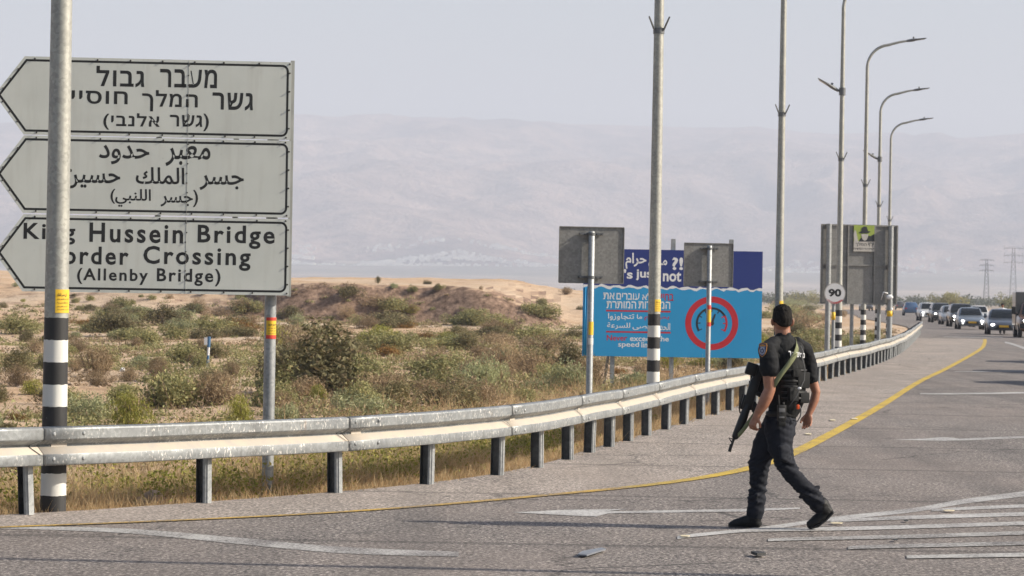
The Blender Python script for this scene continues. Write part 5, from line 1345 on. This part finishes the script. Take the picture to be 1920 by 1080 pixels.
BIG = [('dark', 612, 744, 235, 142, 'largest dark brown olive bush right of the direction sign post'),
       ('dark', 545, 738, 150, 110, 'dark olive bush right at the direction sign post, left side of the largest bush'),
       ('saltbush', 685, 745, 150, 84, 'khaki bush leaning against the right side of the largest dark bush'),
       ('brown', 560, 700, 130, 100, 'tall dry twiggy bush directly behind the direction sign post'),
       ('green', 240, 806, 105, 72, 'brightest green upright bush just above the guardrail left of the sign post'),
       ('green', 452, 800, 70, 62, 'slender bright green bush beside the left side of the sign post'),
       ('saltbush', 330, 768, 150, 92, 'broad olive bush right behind the brightest green bush'),
       ('brown', 410, 760, 130, 70, 'grey brown twiggy mound left of the sign post'),
       ('pale', 165, 790, 90, 60, 'pale bush between the banded lamp mast and the bright green bush'),
       ('brown', 178, 707, 105, 66, 'dry bush with bare stems right of the banded lamp mast'),
       ('saltbush', 350, 680, 104, 42, 'low green mound left of the little marker post'),
       ('pale', 535, 800, 70, 50, 'pale tuft just right of the sign post above the rail'),
       ('pale', 680, 780, 120, 46, 'pale green tuft above the dip of the guardrail'),
       ('saltbush', 825, 706, 165, 46, 'long pale green dome shrub in the middle of the flat'),
       ('dark', 735, 612, 90, 34, 'dark rounded shrub at the foot of the brown bank'),
       ('green', 712, 640, 90, 32, 'green shrub in front of the dark rounded one by the bank'),
       ('rust', 800, 642, 60, 20, 'yellow rusty herb patch left of the billboard'),
       ('brown', 850, 760, 90, 60, 'dry brown bush above the guardrail in the middle'),
       ('saltbush', 985, 682, 110, 40, 'green mound left of the billboard'),
       ('brown', 1010, 660, 130, 36, 'pinkish dry shrub left of the billboard'),
       ('pale', 1062, 735, 95, 66, 'grey green bush left of the nearest sign back post'),
       ('dark', 1068, 690, 80, 46, 'dark bush at the lower left corner of the billboard'),
       ('dark', 709, 533, 16, 15, 'small dark bush on top of the bank'), ('dark', 800, 534, 22, 9, 'low dark bush on the bank right of the first'),
       ('brown', 1062, 552, 34, 15, 'brown bush on the sandy slope by the billboard'), ('saltbush', 1014, 576, 28, 20, 'bush at the foot of the sandy slope'),
       ('pale', 1372, 697, 90, 40, 'pale tuft in front of the lower right corner of the billboard'), ('green', 1330, 690, 70, 26, 'green tuft below the red ring of the billboard'),
       ('brown', 1490, 624, 130, 46, 'wide pinkish dry shrub right of the policeman head'), ('saltbush', 1480, 596, 110, 28, 'olive shrub behind the pinkish dry shrub'),
       ('saltbush', 1510, 652, 90, 36, 'olive bush just above the rail right of the policeman'), ('pale', 1600, 648, 70, 26, 'pale green bush between the speed sign and banded masts'),
       ('green', 1640, 645, 60, 22, 'green bush at the foot of the banded mast by the big sign'),
       ('saltbush', 35, 628, 95, 46, 'olive bush left of the banded lamp mast at mid distance'), ('dark', 215, 615, 80, 38, 'dark bush under the lowest arrow panel, left one'),
       ('dark', 310, 612, 90, 46, 'dark bush under the lowest arrow panel, right one'), ('saltbush', 250, 638, 130, 26, 'long low green shrub under the arrow panels'), ('dark', 440, 618, 76, 34, 'dark bush left of the sign post at mid distance')]
for k_, u, v, w, h, lb in BIG: sp(k_, u, v, w, h, lb)
ZONES = [((-30, 150, 600, 900), 40, 'on the flat at the left edge', (55, 34)), ((140, 480, 585, 640), 46, 'in the belt below the arrow panels', (70, 26)), ((150, 490, 640, 800), 30, 'on the sand left of the sign post', (64, 34)),
         ((510, 700, 590, 790), 40, 'right of the sign post', (64, 34)), ((690, 1090, 592, 660), 52, 'in the belt below the brown bank', (66, 24)), ((690, 1090, 650, 770), 56, 'above the middle of the guardrail', (76, 38)),
         ((560, 1090, 520, 585), 9, 'scattered on the bank', (14, 8)), ((1090, 1430, 672, 740), 16, 'under the billboard', (66, 32)), ((1425, 1545, 574, 680), 30, 'between billboard and big grey sign', (52, 22)),
         ((1545, 1690, 592, 660), 20, 'around the banded masts by the big grey sign', (34, 16)), ((0, 480, 540, 585), 22, 'on the pale slope behind', (20, 10))]
for (u0, u1, v0, v1), n, zn, (w, h) in ZONES:
    for i in range(n):
        u = random.uniform(u0, u1); v = v0 + (v1 - v0) * (random.random() ** 1.1); p = march(u, v)
        if p is None or rail_x(p.y) - p.x < 1.3: continue
        if random.random() > .70: continue
        k = random.choices(['saltbush', 'green', 'dark', 'brown', 'pale', 'rust'], [30, 5, 15, 24, 16, 5])[0]; q = p.y / FPX; f = random.uniform(.7, 1.5) * (.75 + .5 * (v - v0) / (v1 - v0))
        shrub(k, p, w * f * q, h * f * q * (.6 if k == 'rust' else 1) * random.uniform(.8, 1.2), f'{NAMEK[k]} {zn}', f'shrubs {zn}', p.y < 120)

# verge: dry straw and low green weeds, uncountable
def verge():
    r = np.random.default_rng(3); V = []; Gv = []; 
    def blades(s, o, n, L, spread):
        p = rail_at(s); d = rail_dir(s); nn = Vector((d.y, -d.x, 0)); c = p - nn * o
        z = height(c.x, c.y) if o > .15 else -.02
        a = r.normal(size=(n, 2)) * spread; b = np.stack([c.x + a[:, 0], c.y + a[:, 1], np.full(n, z)], 1)
        t = r.normal(size=(n, 3)) * .5; t[:, 2] = .8; t /= np.linalg.norm(t, axis=1)[:, None]; ln = L * r.uniform(.45, 1.25, (n, 1)); w = r.normal(size=(n, 3)); w[:, 2] *= .2; w /= np.linalg.norm(w, axis=1)[:, None]
        m = b + t * ln * .55; e = b + t * ln + r.normal(size=(n, 3)) * ln * .16; wd = .0026 if s < S0 + 14 else .004
        q = np.empty((2 * n, 4, 3)); q[:n, 0] = b - w * wd; q[:n, 1] = b + w * wd; q[:n, 2] = m + w * wd * .85; q[:n, 3] = m - w * wd * .85
        q[n:, 0] = m - w * wd * .85; q[n:, 1] = m + w * wd * .85; q[n:, 2] = e + w * wd * .2; q[n:, 3] = e - w * wd * .2; return q.reshape(-1, 3)
    for i in range(4200):
        s = S0 - 5 + 62 * r.random() ** 1.25; p = rail_at(s); dens = n3(p.x, p.y, .5, 3)
        o = abs(r.normal()) * (.8 if r.random() < .55 else 2.6) + r.uniform(.03, .3); L = min(.05 + .30 * min(1, o / .8) * (1 + dens), .46) * r.uniform(.4, 1.35)
        V.append(blades(s, o, int(r.integers(14, 30)), L, .075))
    o = bpy.data.objects.new('dry_grass', np_mesh('dry_grass', np.concatenate(V), 4, 'dry_straw')); COL.objects.link(o); tag(o, 'dry straw coloured grass growing along the foot of the guardrail', 'grass', kind='stuff')
    for i in range(760):
        s = S0 - 4 + (20 * r.random() if i < 660 else 60 * r.random()); o_ = .5 + abs(r.normal()) * 1.0; p = rail_at(s); d = rail_dir(s); c = p - Vector((d.y, -d.x, 0)) * o_
        if n3(p.x, p.y, .42, 7) < -.12: continue
        n = 70; R_ = r.uniform(.12, .34); dd = r.normal(size=(n, 3)); dd /= np.linalg.norm(dd, axis=1)[:, None]; P = np.array(c) + dd * R_ * r.uniform(.3, 1, (n, 1)); P[:, 2] = height(c.x, c.y) + np.abs(dd[:, 2]) * R_ * r.uniform(.6, 1.5)
        Gv.append(leaf_quads(P, .038, r, .5, .3))
    o = bpy.data.objects.new('weeds', np_mesh('weeds', np.concatenate(Gv), 4, 'leaf_green')); COL.objects.link(o); tag(o, 'low green weeds between the guardrail posts', 'weeds', kind='stuff')
    # sparse straw and herbs over the flat
    T = []
    for i in range(5200):
        y = 30 + 190 * r.random() ** 1.6; t = r.uniform(-.19, .12); x = t * y
        if rail_x(y) - x < 1.6 or n3(x, y, .12, 4) < -.05: continue
        n = 16; z = height(x, y); a = r.normal(size=(n, 2)) * .16; P = np.stack([x + a[:, 0], y + a[:, 1], z + np.abs(r.normal(size=n)) * .07 + .02], 1); T.append(leaf_quads(P, .10, r, .10, 1.6))
    for nm, mt, lb, sd, N in (('low_scrub', 'leaf_saltbush', 'low khaki scrub growing in patches between the shrubs', 21, 3600), ('dry_scrub', 'leaf_brown', 'low dry brown scrub growing in patches between the shrubs', 33, 1900)):
        Q = []
        for i in range(N * 4):
            y = 33 + 165 * r.random() ** 1.25; x = r.uniform(-.185, .12) * y
            if rail_x(y) - x < 1.4 or n3(x, y, .085, sd) + .5 * n3(x, y, .3, sd) < (.10 if x < -.075 * y else -.16): continue
            n = 60; w = r.uniform(.18, .5); hgt = w * r.uniform(.35, .8); d = r.normal(size=(n, 3)); d /= np.linalg.norm(d, axis=1)[:, None]
            Pq = np.array([x, y, height(x, y)]) + d * np.array([w, w, hgt]) * r.uniform(.4, 1.1, (n, 1)); Pq[:, 2] = np.maximum(Pq[:, 2], height(x, y) + .01); Q.append(leaf_quads(Pq, .055 + .0004 * y, r, .35, .6))
            if len(Q) > N: break
        oo = bpy.data.objects.new(nm, np_mesh(nm, np.concatenate(Q), 4, mt)); COL.objects.link(oo); tag(oo, lb, 'scrub', kind='stuff')
    o = bpy.data.objects.new('ground_herbs', np_mesh('ground_herbs', np.concatenate(T), 4, 'leaf_brown')); COL.objects.link(o); tag(o, 'thin dry herbs scattered over the sandy flat', 'ground cover', kind='stuff')
verge()
def stones():
    r = random.Random(4); mb = MB(); ico = bmesh.new(); bmesh.ops.create_icosphere(ico, subdivisions=1, radius=1); iv = [v.co.copy() for v in ico.verts]; fi = [[v.index for v in f.verts] for f in ico.faces]; ico.free()
    for i in range(2600):
        y = 29 + 120 * r.random() ** 1.5; x = r.uniform(-.18, .1) * y
        if rail_x(y) - x < .7 or n3(x, y, .2, 1) < -.1: continue
        s = r.uniform(.015, .055) * (1 + y / 80); z = height(x, y); mb.add([(x + v.x * s * r.uniform(.8, 1.3), y + v.y * s * r.uniform(.8, 1.3), z + v.z * s * r.uniform(.5, .8)) for v in iv], fi)
    tag(mb.build('pebbles', 'rock_stone'), 'small pinkish pebbles strewn over the sand', 'pebbles', kind='stuff')
    for u, v, w, h, lb in ((285, 958, 74, 40, 'rounded brown rock half buried in dry grass between two guardrail posts'), (402, 938, 30, 26, 'small pale rock beside the second guardrail post'), (128, 958, 46, 20, 'dark rubble lump at the foot of the banded mast'), (925, 897, 26, 10, 'flat pale stone by the guardrail post in the middle')):
        p = on_ground(u, v, -.1); k = p.y / FPX; bm = bmesh.new(); bmesh.ops.create_icosphere(bm, subdivisions=4, radius=1)
        for q in bm.verts: q.co *= 1 + .22 * mnoise.noise(q.co * 1.6 + Vector((u, 0, 0))) + .07 * mnoise.noise(q.co * 6)
        for q in bm.verts: q.co = Vector((q.co.x * w * k / 2, q.co.y * w * k / 2.4, q.co.z * h * k))
        me = bpy.data.meshes.new('rock'); bm.to_mesh(me); bm.free(); me.materials.append(MATS['rock_stone']); me.polygons.foreach_set('use_smooth', [True] * len(me.polygons)); o = bpy.data.objects.new('rock', me); COL.objects.link(o); p.z = -.12; o.location = p; tag(o, lb, 'rock')
stones()
def litter():
    def lump(u, v, w, h, mat, name, lb, cat, seed, z=None):
        p = march(u, v) if z is None else on_ground(u, v, z); k = p.y / FPX; bm = bmesh.new(); bmesh.ops.create_icosphere(bm, subdivisions=3, radius=1)
        for q in bm.verts: q.co *= 1 + .5 * mnoise.noise(q.co * 1.4 + Vector((seed, 0, 0)))
        for q in bm.verts: q.co = Vector((q.co.x * w * k / 2, q.co.y * w * k / 2, (q.co.z + .7) * h * k / 2))
        me = bpy.data.meshes.new(name); bm.to_mesh(me); bm.free(); me.materials.append(MATS[mat]); o = bpy.data.objects.new(name, me); COL.objects.link(o); o.location = p; tag(o, lb, cat)
    lump(620, 727, 9, 20, 'plastic_white', 'plastic_bag', 'upright white plastic bag caught at the edge of the largest dark bush', 'plastic bag', 1)
    lump(230, 697, 9, 9, 'plastic_white', 'plastic_bag', 'white plastic bag blown against the dry bush by the banded mast', 'plastic bag', 5)
    lump(184, 722, 16, 9, 'scrap_metal', 'scrap', 'crumpled grey scrap lying on sand right of the banded mast', 'litter', 9)
    def flat(px, mat, lb, t=.012, name='scrap'):
        P = [on_ground(u, v, .012) for u, v in px]; c = sum(P, Vector()) / len(P); m = MB(); m.prism([(p.x - c.x, p.y - c.y) for p in P], (0, 0, 0), (1, 0, 0), (0, 1, 0), (0, 0, 1), t); o = m.build(name, mat); o.location = (c.x, c.y, .014 + t / 2); tag(o, lb, 'litter')
    flat([(1083, 1042), (1100, 1043.5), (1136, 1032), (1128, 1029.5), (1092, 1036)], 'scrap_metal', 'flat blue grey metal scrap lying on the asphalt left of the policeman shadow', .01)
    flat([(1408, 1039), (1420, 1043), (1436, 1042), (1432, 1040), (1418, 1038.5)], 'scrap_dark', 'black rubber shred on the asphalt below the front boot', .02)
    for u, v, w, mat, lb in ((1284, 1005.5, 20, 'scrap_cream', 'cream strip of litter on the white line left of the policeman'), (1568, 981.5, 24, 'scrap_cream', 'cream strip of litter beside the rear boot'), (1779, 958, 22, 'scrap_cream', 'cream strip of litter on the hatched lines at right'),
                            (1699, 977, 9, 'scrap_dark', 'small dark lump between the white hatch lines'), (1679, 1013, 10, 'scrap_dark', 'dark lump lowest among the white hatch lines'), (1602, 785.5, 13, 'scrap_cream', 'cream scrap right of the yellow line'), (1515, 814, 13, 'scrap_cream', 'cream scrap on the shoulder below the right hand'), (1561, 788, 12, 'scrap_cream', 'pale scrap on the shoulder left of the yellow line')):
        flat([(u - w / 2, v - .4), (u - w / 3, v + .9), (u + w / 3, v + 1.0), (u + w / 2, v - .2), (u, v - 1.2)], mat, lb, .005)
litter()

# ------------------------------------------------------------------ far trees
def far_trees():
    r = np.random.default_rng(11); V = []
    for i in range(900):
        y = r.uniform(1150, 2100); x = r.uniform(-.05, .2) * y; h = r.uniform(2.2, 5.0) * (1 + .5 * n3(x, y, .01, 2)); w = h * r.uniform(.8, 1.6); n = 60
        if x < .06 * y and r.random() < .55: h *= .6
        d = r.normal(size=(n, 3)); d /= np.linalg.norm(d, axis=1)[:, None]; P = np.array([x, y, height(x, y) + h * .5]) + d * np.array([w / 2, w / 2, h / 2]) * r.uniform(.5, 1, (n, 1)); V.append(leaf_quads(P, .9, r, .6))
    o = bpy.data.objects.new('far_trees', np_mesh('far_trees', np.concatenate(V), 4, 'leaf_far')); COL.objects.link(o); tag(o, 'low dark green belt of far trees along the valley floor', 'trees', kind='stuff')
far_trees()
def tree(u, y, h, w, lb):
    p = base_at(u, y); p.z = height(p.x, y); g = empty('tree', p); tag(g, lb, 'tree'); r = np.random.default_rng(int(u)); m = MB()
    m.tube([(0, 0, -.2), (.05, 0, h * .3), (.1, 0, h * .6)], [.2, .15, .06], 8)
    for k in range(6): a = k * 1.05; m.tube([(.05, 0, h * .3), (w * .2 * math.cos(a), w * .2 * math.sin(a), h * .55), (w * .38 * math.cos(a), w * .38 * math.sin(a), h * .75)], [.08, .05, .02], 5)
    m.build('trunk', 'twig', g, True); P = []
    for k in range(12): c = np.array([r.normal() * w * .2, r.normal() * w * .2, h * r.uniform(.4, .88)]); d = r.normal(size=(170, 3)); d /= np.linalg.norm(d, axis=1)[:, None]; P.append(c + d * w * .2 * r.uniform(.4, 1.1, (170, 1)))
    o = bpy.data.objects.new('crown', np_mesh('crown', leaf_quads(np.concatenate(P), .3, r, .5), 4, 'leaf_saltbush')); COL.objects.link(o); o.parent = g
tree(1785, 620, 3.6, 5.0, 'pale green roadside tree above the roofs of the queueing cars')
tree(1768, 700, 3.2, 7.0, 'low wide tree left of the pale roadside tree above the queue')
tree(1512, 760, 3.2, 9.0, 'dark far tree right of the policeman head on the horizon')
tree(1903, 560, 3.0, 6.0, 'bushy tree behind the truck at the right edge')

# ------------------------------------------------------------------ haze
def haze():
    s = bpy.data.materials.new('haze_air'); s.use_nodes = True; t = s.node_tree; t.nodes.clear(); o = t.nodes.new('ShaderNodeOutputMaterial'); v = t.nodes.new('ShaderNodeVolumePrincipled')
    v.inputs['Color'].default_value = (*HAZE_COLOR, 1); v.inputs['Density'].default_value = HAZE_DENSITY; v.inputs['Anisotropy'].default_value = 0.0; t.links.new(v.outputs[0], o.inputs['Volume']); MATS['haze_air'] = s
    m = MB(); m.box((0, 7500, 448), (15600, 15800, 904)); b = m.build('haze', 'haze_air'); tag(b, 'pale dusty haze filling the whole valley', 'haze', kind='stuff')
haze()
